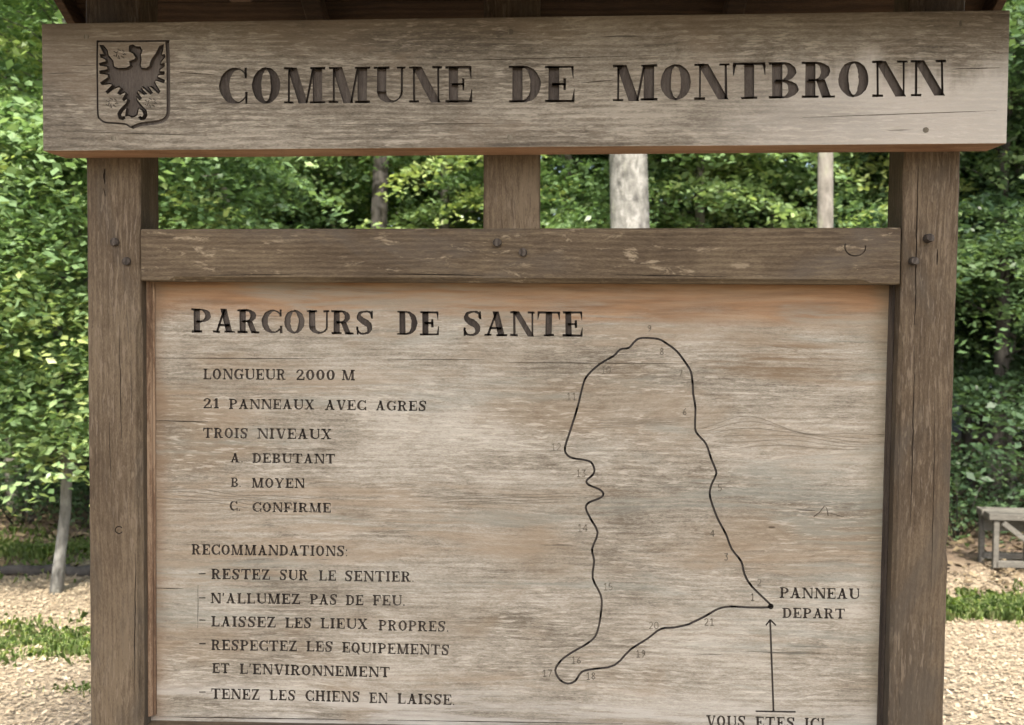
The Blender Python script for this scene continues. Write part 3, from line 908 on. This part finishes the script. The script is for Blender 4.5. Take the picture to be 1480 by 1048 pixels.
for px, py in [(125, 53), (738, 46), (1388, 34), (164, 200), (737, 199), (1338, 188)]:
    disc('wood_plug', px, py, YH, 0.0058, 0.0008, M['plug'], header)
# draw-bored pegs
for px, py, h, par, Y in [(1340, 345, .030, pr, 0), (1319, 378, .025, pr, 0), (167, 350, .008, pl, 0), (184, 378, .007, pl, 0), (719, 351, .010, rail, -.004), (756, 365, .008, rail, -.004)]:
    disc('peg', px, py, Y, 0.0092, h, M['peg'], par, 9, 0.12, 0.10)

# the little roof
ridge_z, eave_z, eave_y, bky = 2.56, 2.235, -0.30, 0.66
rx0, rx1 = S(72, 12, 0.25).x, S(1466, 8, 0.25).x
def roof_slope(y_eave, z_eave, name):
    root = None
    nb = 6
    V, Fc = [], []
    for b in range(nb):
        f0, f1 = b / nb + 0.002, (b + 1) / nb - 0.002
        ya, za = 0.02 + (y_eave - 0.02) * f0, ridge_z + (z_eave - ridge_z) * f0
        yb, zb = 0.02 + (y_eave - 0.02) * f1, ridge_z + (z_eave - ridge_z) * f1
        o = len(V)
        e = 0.012 * hash1(b, 5)
        for x in (rx0 + e, rx1 + e):
            V += [(x, ya, za), (x, yb, zb), (x, yb, zb + 0.028), (x, ya, za + 0.028)]
        Fc += [[o, o + 1, o + 2, o + 3], [o + 7, o + 6, o + 5, o + 4]] + [[o + i, o + 4 + i, o + 4 + (i + 1) % 4, o + (i + 1) % 4] for i in range(4)]
    return mesh_from(name, V, Fc, M['roof'], sign)


roof_slope(eave_y, eave_z, 'roof_slope')
roof_slope(bky, eave_z - 0.03, 'roof_slope')


def bar(name, p0, p1, w, h, mat, parent):
    """rectangular bar between two points"""
    p0, p1 = Vector(p0), Vector(p1)
    d = (p1 - p0).normalized()
    up = Vector((0, 0, 1)) if abs(d.z) < 0.95 else Vector((0, 1, 0))
    sd = d.cross(up).normalized(); u = sd.cross(d)
    V = []
    for p in (p0, p1):
        for a, b in ((-1, -1), (1, -1), (1, 1), (-1, 1)):
            V.append(p + sd * a * w / 2 + u * b * h / 2)
    o = mesh_from(name, V, [[0, 1, 2, 3], [7, 6, 5, 4], [0, 4, 5, 1], [1, 5, 6, 2], [2, 6, 7, 3], [3, 7, 4, 0]], mat, parent)
    bm = bmesh.new(); bm.from_mesh(o.data)
    bmesh.ops.bevel(bm, geom=list(bm.edges), offset=min(w, h) * .08, segments=1, affect='EDGES')
    bm.to_mesh(o.data); bm.free()
    return o


bar('purlin', (rx0 + .02, 0.053, ridge_z - 0.075), (rx1 - .02, 0.053, ridge_z - 0.075), 0.08, 0.11, M['roof'], sign)
for xx in (rx0 + 0.012, rx1 - 0.012):
    for ye, ze in ((eave_y, eave_z), (bky, eave_z - 0.03)):
        bar('barge_board', (xx, 0.02, ridge_z - 0.028), (xx, ye, ze - 0.028), 0.022, 0.05, M['roof'], sign)
for k_ in range(5):
    xx = rx0 + 0.12 + (rx1 - rx0 - 0.24) * k_ / 4
    for ye, ze in ((eave_y, eave_z), (bky, eave_z - 0.03)):
        bar('rafter', (xx, 0.05 * (1 if ye > 0 else -1) + .02, ridge_z - 0.06), (xx, ye * .96, ze - 0.026), 0.045, 0.05, M['roof'], sign)

# ------------------------------------------------------------------ ground
k = NT('ground_chips')
v = k.coord((1, 1, 1))
a1 = k.noise(k.coord((34, 34, 34)), 1, 6, .7, .6)
a2 = k.noise(k.coord((1.1, 1.1, 1.1)), 1, 5, .6)
vo = k.n('ShaderNodeTexVoronoi'); vo.inputs['Scale'].default_value = 45; k.l(v, vo.inputs['Vector'])
chips = k.ramp(k.math('ADD', k.math('MULTIPLY', a1, .6), k.math('MULTIPLY', vo.outputs['Color'], .4)), [(.25, (.10, .072, .045)), (.5, (.24, .188, .125)), (.75, (.36, .295, .205))])
soil = k.ramp(a1, [(.3, (.05, .035, .022)), (.7, (.16, .11, .07))])
gx = k.n('ShaderNodeSeparateXYZ'); k.l(v, gx.inputs[0])
far = k.rng(k.math('ADD', gx.outputs[1], k.math('MULTIPLY', k.math('SUBTRACT', a2, .5), 1.6)), 5.2, 6.2)
k.l(k.mix(far, chips, soil), k.bsdf.inputs['Base Color'])
k.bsdf.inputs['Roughness'].default_value = .95
k.bump(k.math('ADD', a1, vo.outputs['Distance']), .7, .02)
M['ground'] = k.mat
gxs = np.concatenate([[-300, -150, -80, -40, -25], np.linspace(-15, 15, 91), [25, 40, 80, 150, 300]])
gys = np.concatenate([[-300, -150, -60, -25, -10, -5], np.linspace(-3, 14, 69), [18, 24, 32, 45, 80, 150, 300]])
GX, GY = np.meshgrid(gxs, gys)
GZ = gz(GX, GY)
nx, ny = len(gxs), len(gys)
gv = np.stack([GX.ravel(), GY.ravel(), GZ.ravel()], 1)
gf = [[j * nx + i, j * nx + i + 1, (j + 1) * nx + i + 1, (j + 1) * nx + i] for j in range(ny - 1) for i in range(nx - 1)]
g = mesh_from('ground', gv, gf, M['ground'], None, True)
tag(g, kind='structure')


def tint_mat(name, stops, rough=.8, trans=0.0, trans_col=(1, 1, .6), noise_amt=0.0, spec=.2):
    k = NT(name)
    at = k.n('ShaderNodeAttribute', attribute_name='tint')
    cl = k.ramp(at.outputs['Fac'], stops)
    k.l(cl, k.bsdf.inputs['Base Color'])
    k.bsdf.inputs['Roughness'].default_value = rough
    k.bsdf.inputs['Specular IOR Level'].default_value = spec
    if trans:
        tr = k.n('ShaderNodeBsdfTranslucent')
        k.l(k.mix(1.0, cl, trans_col, 'MULTIPLY'), tr.inputs[0])
        mx = k.n('ShaderNodeMixShader'); mx.inputs[0].default_value = trans
        k.l(k.bsdf.outputs[0], mx.inputs[1]); k.l(tr.outputs[0], mx.inputs[2])
        k.l(mx.outputs[0], k.out.inputs[0])
    return k.mat


M['chip'] = tint_mat('wood_chips', [(0, (.11, .08, .05)), (.35, (.215, .168, .110)), (.7, (.325, .265, .183)), (1, (.44, .375, .28))], .85)
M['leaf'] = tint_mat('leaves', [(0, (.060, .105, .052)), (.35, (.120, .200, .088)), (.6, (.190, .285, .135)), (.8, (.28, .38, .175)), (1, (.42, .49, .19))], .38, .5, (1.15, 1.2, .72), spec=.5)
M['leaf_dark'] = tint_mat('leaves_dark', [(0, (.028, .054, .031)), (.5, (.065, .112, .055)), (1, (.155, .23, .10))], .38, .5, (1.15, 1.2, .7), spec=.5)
M['grass'] = tint_mat('grass_blades', [(0, (.10, .16, .055)), (.5, (.22, .31, .11)), (1, (.42, .46, .24))], .6, .5, (1.2, 1.2, .5))
M['litter'] = tint_mat('leaf_litter', [(0, (.045, .033, .020)), (.5, (.105, .078, .046)), (1, (.19, .15, .09))], .9)

# wood chips
def scatter_quads(n, xr, yr, size, asp, tilt, lift, keep=None):
    x = rng.uniform(*xr, n); y = rng.uniform(*yr, n)
    if keep is not None:
        mk = keep(x, y); x, y = x[mk], y[mk]
    n = len(x)
    a = rng.uniform(0, 2 * np.pi, n)
    L = rng.uniform(*size, n); W = L * rng.uniform(*asp, n)
    u = np.stack([np.cos(a), np.sin(a), rng.normal(0, tilt, n)], 1)
    w = np.stack([-np.sin(a), np.cos(a), rng.normal(0, tilt, n)], 1)
    c = np.stack([x, y, gz(x, y) + rng.uniform(*lift, n)], 1)
    V = np.stack([c - u * L[:, None] - w * W[:, None], c + u * L[:, None] - w * W[:, None] * .7, c + u * L[:, None] * .9 + w * W[:, None], c - u * L[:, None] * .9 + w * W[:, None] * .8], 1).reshape(-1, 3)
    return V, n


V, n = scatter_quads(110000, (-5.5, 5.5), (0.2, 6.0), (.005, .015), (.25, .7), .20, (.003, .018), lambda x, y: y < 5.5 + .5 * np.sin(x * 2.1))
o = link_mesh('wood_chips', quads_np('wood_chips', V, n, M['chip'], np.clip(rng.normal(.56, .17, n), 0, 1)))
tag(o, 'pale tan wood chips spread over the ground round the notice board', 'wood chips', kind='stuff')
V, n = scatter_quads(30000, (-12, 12), (5.0, 13.0), (.015, .04), (.5, .8), .35, (.004, .03))
o = link_mesh('leaf_litter', quads_np('leaf_litter', V, n, M['litter'], rng.uniform(0, 1, n)))
tag(o, 'brown fallen leaves covering the shady woodland floor under the trees', 'leaf litter', kind='stuff')


def grass_patch(name, label, cx, cy, rx_, ry_, n, h=(.02, .07)):
    n = int(n * 2.2)
    a = rng.uniform(0, 2 * np.pi, n); r = np.abs(rng.normal(0, .62, n)) * (1 + .25 * np.sin(a * 3 + cx) + .15 * np.sin(a * 7))
    x, y = cx + rx_ * r * np.cos(a), cy + ry_ * r * np.sin(a)
    clump = np.sin(x * 9 + 1) * np.sin(y * 11 + 2) + rng.normal(0, .5, n)
    mk = clump > -.15
    x, y = x[mk], y[mk]; n = len(x)
    H = rng.uniform(*h, n) * (1 + .3 * np.sin(x * 5) * np.cos(y * 4)); W = rng.uniform(.0012, .0028, n)
    b = rng.uniform(0, 2 * np.pi, n); ln = rng.uniform(.15, .9, n)
    s = np.stack([-np.sin(b), np.cos(b), 0 * b], 1) * W[:, None]
    d = np.stack([np.cos(b) * ln * .5, np.sin(b) * ln * .5, np.ones(n)], 1) * H[:, None]
    d2 = np.stack([np.cos(b) * ln, np.sin(b) * ln, 1 - ln * .5], 1) * H[:, None]
    base = np.stack([x, y, gz(x, y) - .01], 1)
    V = np.stack([base - s, base + s, base + d * .8 + s * .9, base + d2, base + d * .8 - s * .9], 1).reshape(-1, 3)
    o = link_mesh(name, quads_np(name, V, n, M['grass'], np.clip(rng.normal(.55, .25, n), 0, 1), corners=5))
    return tag(o, label, 'grass', kind='stuff')


pA = ground_hit(40, 935); pB = ground_hit(1425, 885); pC = ground_hit(70, 822)
grass_patch('grass', 'short green grass patch among wood chips left of the notice board', pA.x - .25, pA.y, 1.2, .42, 7500)
grass_patch('grass', 'green grass tufts among wood chips in front of the wooden frame', pB.x + .35, pB.y, 1.1, .30, 7500, (.03, .09))
grass_patch('grass', 'thin green grass along the edge of the wood behind the young tree', pC.x - .3, pC.y + .6, 2.6, .8, 5000, (.03, .09))
pD = ground_hit(120, 995)
grass_patch('grass', 'sparse grass in the wood chips beside the left post', pD.x + .1, pD.y, .30, .16, 250, (.02, .05))

# ------------------------------------------------------------------ trees
k = NT('bark')
tc = k.coord((1, 1, 1))
b1 = k.noise(k.coord((14, 14, 5)), 1, 6, .65, .4)
b2 = k.noise(k.coord((3, 3, 1.5)), 1, 4, .6)
b3 = k.noise(k.coord((60, 60, 20)), 1, 4, .6)
cl = k.ramp(b1, [(.3, (.06, .055, .045)), (.5, (.12, .11, .095)), (.72, (.20, .19, .165))])
cl = k.mix(k.math('MULTIPLY', k.rng(b2, .52, .64), .5), cl, (.14, .155, .095))
cl = k.mix(k.rng(b3, .66, .72), cl, (.07, .06, .05))
k.l(cl, k.bsdf.inputs['Base Color']); k.bsdf.inputs['Roughness'].default_value = .9
k.bump(k.math('ADD', b1, b3), .6, .015)
M['bark'] = k.mat
k = NT('pale_bark')
b1 = k.noise(k.coord((20, 20, 9)), 1, 6, .65, .4)
b3 = k.noise(k.coord((50, 50, 70)), 1, 4, .6)
b2 = k.noise(k.coord((5, 5, 3)), 1, 4, .6)
cl = k.ramp(b1, [(.3, (.055, .054, .048)), (.5, (.13, .128, .115)), (.7, (.235, .232, .215))])
cl = k.mix(k.math('MULTIPLY', k.rng(b2, .5, .66), .55), cl, (.26, .26, .21))
cl = k.mix(k.rng(b3, .62, .68), cl, (.15, .14, .12))
k.l(cl, k.bsdf.inputs['Base Color']); k.bsdf.inputs['Roughness'].default_value = .85
k.bump(k.math('ADD', b1, b3), .5, .012)
M['pale_bark'] = k.mat
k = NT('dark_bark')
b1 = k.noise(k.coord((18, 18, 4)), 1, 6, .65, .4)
cl = k.ramp(b1, [(.3, (.016, .014, .012)), (.5, (.034, .030, .026)), (.72, (.065, .058, .05))])  # bark tone lowered to carry the shade inside the wood
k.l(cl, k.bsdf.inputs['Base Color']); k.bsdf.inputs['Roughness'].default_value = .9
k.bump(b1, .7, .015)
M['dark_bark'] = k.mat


def tube(V, Fc, pts, rad, n=10, seed=0):
    o0 = len(V)
    P = [Vector(p) for p in pts]
    for i, p in enumerate(P):
        d = (P[min(i + 1, len(P) - 1)] - P[max(i - 1, 0)]).normalized()
        ref = Vector((0, 1, 0)) if abs(d.y) < .9 else Vector((1, 0, 0))
        a = d.cross(ref).normalized(); b = d.cross(a)
        for j in range(n):
            t = 2 * math.pi * j / n
            r = rad[i] * (1 + .10 * hash1(j * 3 + i // 3, seed))
            V.append(p + a * r * math.cos(t) + b * r * math.sin(t))
    for i in range(len(P) - 1):
        for j in range(n):
            q = (j + 1) % n
            Fc.append([o0 + i * n + j, o0 + i * n + q, o0 + (i + 1) * n + q, o0 + (i + 1) * n + j])
    Fc.append([o0 + j for j in range(n)]); Fc.append([o0 + (len(P) - 1) * n + j for j in range(n)])


def leaves_for(sprays, per, leaf, r):
    """sprays: list of (centre, radius, normal tilt, tint); flat fans of leaves"""
    Vs, Ts = [], []
    for (c, R0, out, tint) in sprays:
        n = max(8, int(2.5 * per * (R0 / .5) ** 2))
        a = r.uniform(0, 2 * np.pi, n); q = np.sqrt(r.uniform(0, 1, n)) * R0 * (1 + .25 * np.sin(3 * a + tint * 20))
        x, y = q * np.cos(a), q * np.sin(a)
        # droop outward, small thickness
        z = r.normal(0, .035, n) - .30 * (x * out[0] + y * out[1]) - .25 * q * q / R0 + .05 * np.sin(x * 9 + tint * 30) * np.cos(y * 8)
        C = np.stack([c[0] + x, c[1] + y, c[2] + z], 1)
        b = r.uniform(0, 2 * np.pi, n)
        L = leaf * .82 * r.uniform(.5, 1.45, n); W = L * r.uniform(.48, .66, n)
        dz = r.normal(-.25, .38, n)
        u = np.stack([np.cos(b), np.sin(b), dz], 1); u /= np.linalg.norm(u, axis=1)[:, None]
        up = np.stack([r.normal(0, .6, n), r.normal(-.12, .6, n), np.ones(n)], 1)
        w = np.cross(up, u); w /= np.linalg.norm(w, axis=1)[:, None]
        nn = np.cross(u, w)
        u *= L[:, None] / 2; w *= W[:, None] / 2
        f = nn * (L * r.uniform(-.05, .12, n))[:, None]
        Vs.append(np.stack([C - u, C - u * .15 + w + f, C + u, C - u * .15 - w + f], 1).reshape(-1, 3))
        Ts.append(np.clip(tint + r.normal(0, .08, n), 0, 1))
    return np.concatenate(Vs), np.concatenate(Ts)


def make_tree(name, label, group, loc, height, trunk_r, z_low, spread, n_spray, per, leaf, seed, bark, leafmat, lean=(0, 0), rz=0., sp_r=(.35, .75), cat='tree', tmean=.5, front=0):
    r = np.random.default_rng(seed)
    root = empty(name, loc, rz)
    tag(root, label, cat, group)
    V, Fc = [], []
    N = 16
    tp = [(lean[0] * (i / (N - 1)) * height + .03 * math.sin(i * 1.1 + seed), lean[1] * (i / (N - 1)) * height + .03 * math.cos(i * .9 + seed), -.08 + height * i / (N - 1)) for i in range(N)]
    tr = [trunk_r * (1.0 - .80 * (i / (N - 1))) * (1.25 if i == 0 else 1.0) for i in range(N)]
    tube(V, Fc, tp, tr, 14, seed)
    V2, F2 = [], []
    sprays = []
    for s_ in range(n_spray):
        f = r.uniform(0, 1) ** .85
        z = z_low + (height * 1.02 - z_low) * f
        shape = math.sin(math.pi * min(1, .18 + .82 * (1 - f))) ** .5 if f > .1 else .75
        a = r.uniform(0, 2 * math.pi)
        q = spread * shape * math.sqrt(r.uniform(.06, 1))
        t = min(max(z / height, 0), 1)
        cx, cy = lean[0] * t * height + q * math.cos(a), lean[1] * t * height + q * math.sin(a)
        R0 = r.uniform(*sp_r) * (.7 + .5 * q / spread)
        sprays.append(((cx, cy, z), R0, (math.cos(a), math.sin(a)), float(np.clip(r.normal(tmean, .27), .03, .97))))
        if s_ % 3 == 0 and q > .3:
            z0 = max(.3, z - .35 * q)
            t0 = z0 / height
            p0 = (lean[0] * t0 * height, lean[1] * t0 * height, z0)
            pm = ((p0[0] + cx) / 2, (p0[1] + cy) / 2, (z0 + z) / 2 + .10 * q)
            rr = max(.005, trunk_r * .16 * (1 - t0 * .6))
            tube(V2, F2, [p0, pm, (cx, cy, z)], [rr, rr * .65, .004], 6, s_)
    for s_ in range(front):                          # low sprays reaching out over the open side
        z = r.uniform(.95, 3.4)
        sprays.append(((lean[0] * z + r.uniform(-.75, .5), lean[1] * z - r.uniform(.12, .6), z), r.uniform(.22, .5), (0, -1), float(np.clip(r.normal(tmean, .22), .05, .95))))
    tro = mesh_from('trunk', V, Fc, bark, root, True)
    if F2: mesh_from('branches', V2, F2, M['dark_bark'] if bark is M['dark_bark'] else M['bark'], root, True)
    LV, LT = leaves_for(sprays, per, leaf, r)
    link_mesh('crown', quads_np('crown', LV, len(LT), leafmat, LT), root)
    return root


GRP = 'trees of the wood behind the notice board'
def at(px, Y):
    p = S(px, 700, Y)
    return (p.x, Y, float(gz(p.x, Y)))


# trees that can be told apart in the photo
pT = ground_hit(86, 858)
make_tree('young_tree', 'slender young tree with pale leaning trunk in wood chips left of the left post', GRP, (pT.x, pT.y, float(gz(pT.x, pT.y))), 4.8, .040, .95, 1.30, 250, 95, .075, 11, M['pale_bark'], M['leaf'], (.018, .02), tmean=.6, sp_r=(.28, .70), front=85)
make_tree('beech_tree', 'thick pale grey tree trunk in the gap right of the centre post', GRP, at(904, 5.8), 13.5, .185, 8.8, 2.4, 110, 75, .11, 12, M['pale_bark'], M['leaf'], sp_r=(.5, 1.0))
make_tree('beech_tree', 'thin straight pale trunk in the gap beside the right post', GRP, at(1186, 6.0), 12.5, .076, 8.6, 1.9, 90, 75, .10, 13, M['bark'], M['leaf'], (.004, 0), sp_r=(.5, 1.0))
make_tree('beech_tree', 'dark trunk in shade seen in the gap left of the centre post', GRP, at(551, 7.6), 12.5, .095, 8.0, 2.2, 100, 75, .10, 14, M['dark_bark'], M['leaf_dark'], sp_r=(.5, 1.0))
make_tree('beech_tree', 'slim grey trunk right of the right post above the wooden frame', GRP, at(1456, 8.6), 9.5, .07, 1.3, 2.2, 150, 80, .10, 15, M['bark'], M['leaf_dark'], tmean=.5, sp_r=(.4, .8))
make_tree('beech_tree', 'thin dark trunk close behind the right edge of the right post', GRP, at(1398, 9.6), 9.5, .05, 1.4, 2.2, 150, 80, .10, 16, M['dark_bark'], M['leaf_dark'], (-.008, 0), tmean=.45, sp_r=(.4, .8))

# leafy beeches with branches down to the ground: built once, copied along the wood's edge
protoA = make_tree('leafy_beech', 'light green leafy beech at the wood edge left of the notice board', GRP, at(20, 7.4), 7.0, .07, .9, 2.0, 118, 95, .085, 21, M['bark'], M['leaf'], tmean=.56, sp_r=(.4, .95))
protoB = make_tree('leafy_beech', 'dense mid green leafy beech seen through the gap behind the left post', GRP, at(330, 8.0), 7.5, .08, .7, 2.1, 122, 95, .085, 22, M['bark'], M['leaf'], tmean=.55, sp_r=(.4, .95))
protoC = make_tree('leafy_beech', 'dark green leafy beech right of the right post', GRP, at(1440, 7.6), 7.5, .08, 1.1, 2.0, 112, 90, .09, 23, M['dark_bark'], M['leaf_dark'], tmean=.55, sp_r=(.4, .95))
spots = [(protoB, -170, 8.0, 1.0, 'leafy beech beyond the left edge of the photo behind the young tree'),
         (protoA, 160, 9.0, 1.1, 'leafy beech standing directly behind the left post'),
         (protoA, 480, 9.6, 1.05, 'leafy beech just left of the dark trunk in the left gap'),
         (protoB, 640, 8.4, .95, 'leafy beech next to the centre post in the left gap'),
         (protoA, 815, 7.6, .92, 'bright leafy beech between the centre post and the thick pale trunk'),
         (protoB, 1010, 8.2, .95, 'bright leafy beech right of the thick pale trunk'),
         (protoA, 1110, 9.0, 1.0, 'leafy beech between the thick pale trunk and the thin pale trunk'),
         (protoB, 1270, 8.6, 1.0, 'leafy beech right of the thin pale trunk beside the right post'),
         (protoC, 1590, 8.2, 1.1, 'dark beech beyond the right edge of the photo'),
         (protoC, 1340, 10.2, 1.15, 'dark beech directly behind the right post'),
         (protoA, -420, 8.8, 1.1, 'far left leafy beech beyond the edge of the photo'),
         (protoC, 60, 10.5, 1.2, 'dark beech deep in the wood behind the light green beech at left')]
for i, (src, px, Y, sc, lab) in enumerate(spots):
    c_ = copy_tree(src)
    c_.location = at(px, Y)
    c_.rotation_euler = (0, 0, 1.1 + i * 2.17)
    c_.scale = (sc, sc, sc * (1 + .06 * hash1(i, 8)))
    c_['label'] = lab

# unseen tree added behind the camera to keep the board in shade
tc_ = Vector((0, 0, 1.5)) + SUN_DIR * 7.2
make_tree('unseen_shade_tree', 'broad leafy tree added unseen behind the camera to shade the notice board', 'unseen trees added for shade', (tc_.x, tc_.y, 0.0), tc_.z + 1.9, .13, tc_.z - 1.7, 1.6, 210, 95, .10, 77, M['bark'], M['leaf'], sp_r=(.4, .7))

# low bushes at the foot of the wood
def make_bush(loc, seed, n, label):
    r = np.random.default_rng(seed)
    root = empty('bush', loc)
    tag(root, label, 'bush', 'low bushes at the foot of the wood')
    sp, V, Fc = [], [], []
    for i in range(n):
        a, q = r.uniform(0, 2 * math.pi), .75 * math.sqrt(r.uniform(0, 1))
        z = r.uniform(.15, 1.15) * (1 - .45 * q)
        sp.append(((q * math.cos(a), q * math.sin(a), z), r.uniform(.18, .36), (math.cos(a), math.sin(a)), float(np.clip(r.normal(.45, .2), .05, .95))))
        if i % 3 == 0:
            tube(V, Fc, [(q * .1 * math.cos(a), q * .1 * math.sin(a), -.03), (q * .5 * math.cos(a), q * .5 * math.sin(a), z * .6), (q * math.cos(a), q * math.sin(a), z)], [.009, .006, .003], 5, i)
    mesh_from('stems', V, Fc, M['dark_bark'], root, True)
    LV, LT = leaves_for(sp, 120, .062, r)
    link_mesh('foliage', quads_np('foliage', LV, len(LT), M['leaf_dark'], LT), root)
    return root


b0 = make_bush(at(30, 6.9), 31, 30, 'low dark bush at the foot of the light green beech at left')
for i, (px, Y, sc, lab) in enumerate([(-140, 7.3, 1.1, 'low bush beyond the left edge of the photo'), (140, 7.4, 1.0, 'low bush beside the left post at the wood edge'),
                                      (1385, 7.0, 1.0, 'low dark bush between the right post and the wooden frame'), (1500, 7.4, 1.15, 'low dark bush behind the wooden frame'),
                                      (1610, 7.2, 1.0, 'low bush beyond the right end of the wooden frame'), (75, 7.9, 1.2, 'taller dark bush behind the foot of the young tree')]):
    c_ = copy_tree(b0)
    c_.location = at(px, Y); c_.rotation_euler = (0, 0, i * 1.9); c_.scale = (sc, sc, sc)
    c_['label'] = lab

# the deep wood as one mass
r = np.random.default_rng(99)
sp = []
for i in range(2600):
    a = r.uniform(-1.0, 1.0)
    dist = r.uniform(13.5, 20.0)
    x, y = dist * math.sin(a) * 1.15, dist * math.cos(a)
    z = float(gz(x, y)) + r.uniform(0.1, 1) ** 1.0 * 13.0
    sp.append(((x, y, z), r.uniform(.7, 1.4), (0, -1), float(np.clip(r.normal(.42, .2), .02, .95))))
LV, LT = leaves_for(sp, 15, .30, r)
o = link_mesh('deep_wood', quads_np('deep_wood', LV, len(LT), M['leaf'], LT))
tag(o, 'dark mass of foliage of the deeper wood far behind the notice board', 'wood', kind='stuff')
V, Fc = [], []
for i in range(60):
    a = -1.0 + 2.0 * (i + .5 * hash1(i, 3)) / 59
    dist = 12.5 + 5 * (hash1(i, 7) + .5)
    x, y = dist * math.sin(a) * 1.15, dist * math.cos(a)
    z0 = float(gz(x, y))
    tube(V, Fc, [(x, y, z0 - .1), (x + .2 * hash1(i, 1), y, z0 + 5), (x + .5 * hash1(i, 1), y, z0 + 12)], [.12 + .1 * abs(hash1(i, 2)), .10, .05], 8, i)
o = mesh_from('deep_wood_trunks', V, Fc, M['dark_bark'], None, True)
tag(o, 'crowd of dark trunks deep inside the wood', 'wood', kind='stuff')

# ------------------------------------------------------------------ wooden frame at the right, shadow band at the left
p0 = ground_hit(1432, 824)
fr = empty('wooden_frame', (p0.x, p0.y, float(gz(p0.x, p0.y))), math.radians(-3))
tag(fr, 'low grey wooden exercise frame with diagonal braces beyond the right post', 'exercise frame')
Hf = S(1425, 741, p0.y).z - float(gz(p0.x, p0.y))
Wf, Df = 1.5, .30
for xx in (.03, .26, .85, Wf - .03):
    bar('leg', (xx, 0, -.03), (xx, 0, Hf - .055), .040, .04, M['greywood'], fr)
for xx in (.03, Wf - .03):
    bar('leg', (xx, Df, -.03), (xx, Df, Hf - .055), .040, .04, M['greywood'], fr)
for j in range(2):
    bar('top_plank', (-.03, .035 + j * .16, Hf - .026), (Wf + .03, -.02 + j * .16, Hf - .026), .145, .05, M['greywood'], fr)
bar('bottom_rail', (.03, .0, .05), (Wf - .03, .0, .05), .04, .05, M['greywood'], fr)
bar('bottom_rail', (.03, Df, .05), (Wf - .03, Df, .05), .04, .05, M['greywood'], fr)
bar('back_board', (.03, Df - .04, Hf - .13), (Wf - .03, Df - .04, Hf - .13), .02, .12, M['greywood'], fr)
bar('brace', (.07, -.04, Hf - .07), (.48, -.04, .06), .025, .04, M['greywood'], fr)
bar('brace', (.85, -.04, Hf - .07), (1.28, -.04, .06), .025, .04, M['greywood'], fr)

pl0, pl1 = ground_hit(-60, 838), ground_hit(190, 838)
V, Fc = [], []
pts = [(pl0.x + (pl1.x - pl0.x) * i / 16, pl0.y + (pl1.y - pl0.y) * i / 16 + .12 + .03 * math.sin(i), 0.03 + .012 * math.sin(i * 1.7)) for i in range(17)]
ctr = Vector((pts[8][0], pts[8][1], float(gz(pts[8][0], pts[8][1]))))
tube(V, Fc, [(a - ctr.x, b - ctr.y, c) for a, b, c in pts], [.040 + .012 * hash1(i, 4) for i in range(17)], 10, 3)
lg = mesh_from('shadow_band', V, Fc, M['dark_bark'], None, True)  # dark tube standing in for the shadow along the grass edge
lg.location = ctr
tag(lg, 'long thin dark tube added for the shadow along the grass edge behind the young tree', 'shadow band')
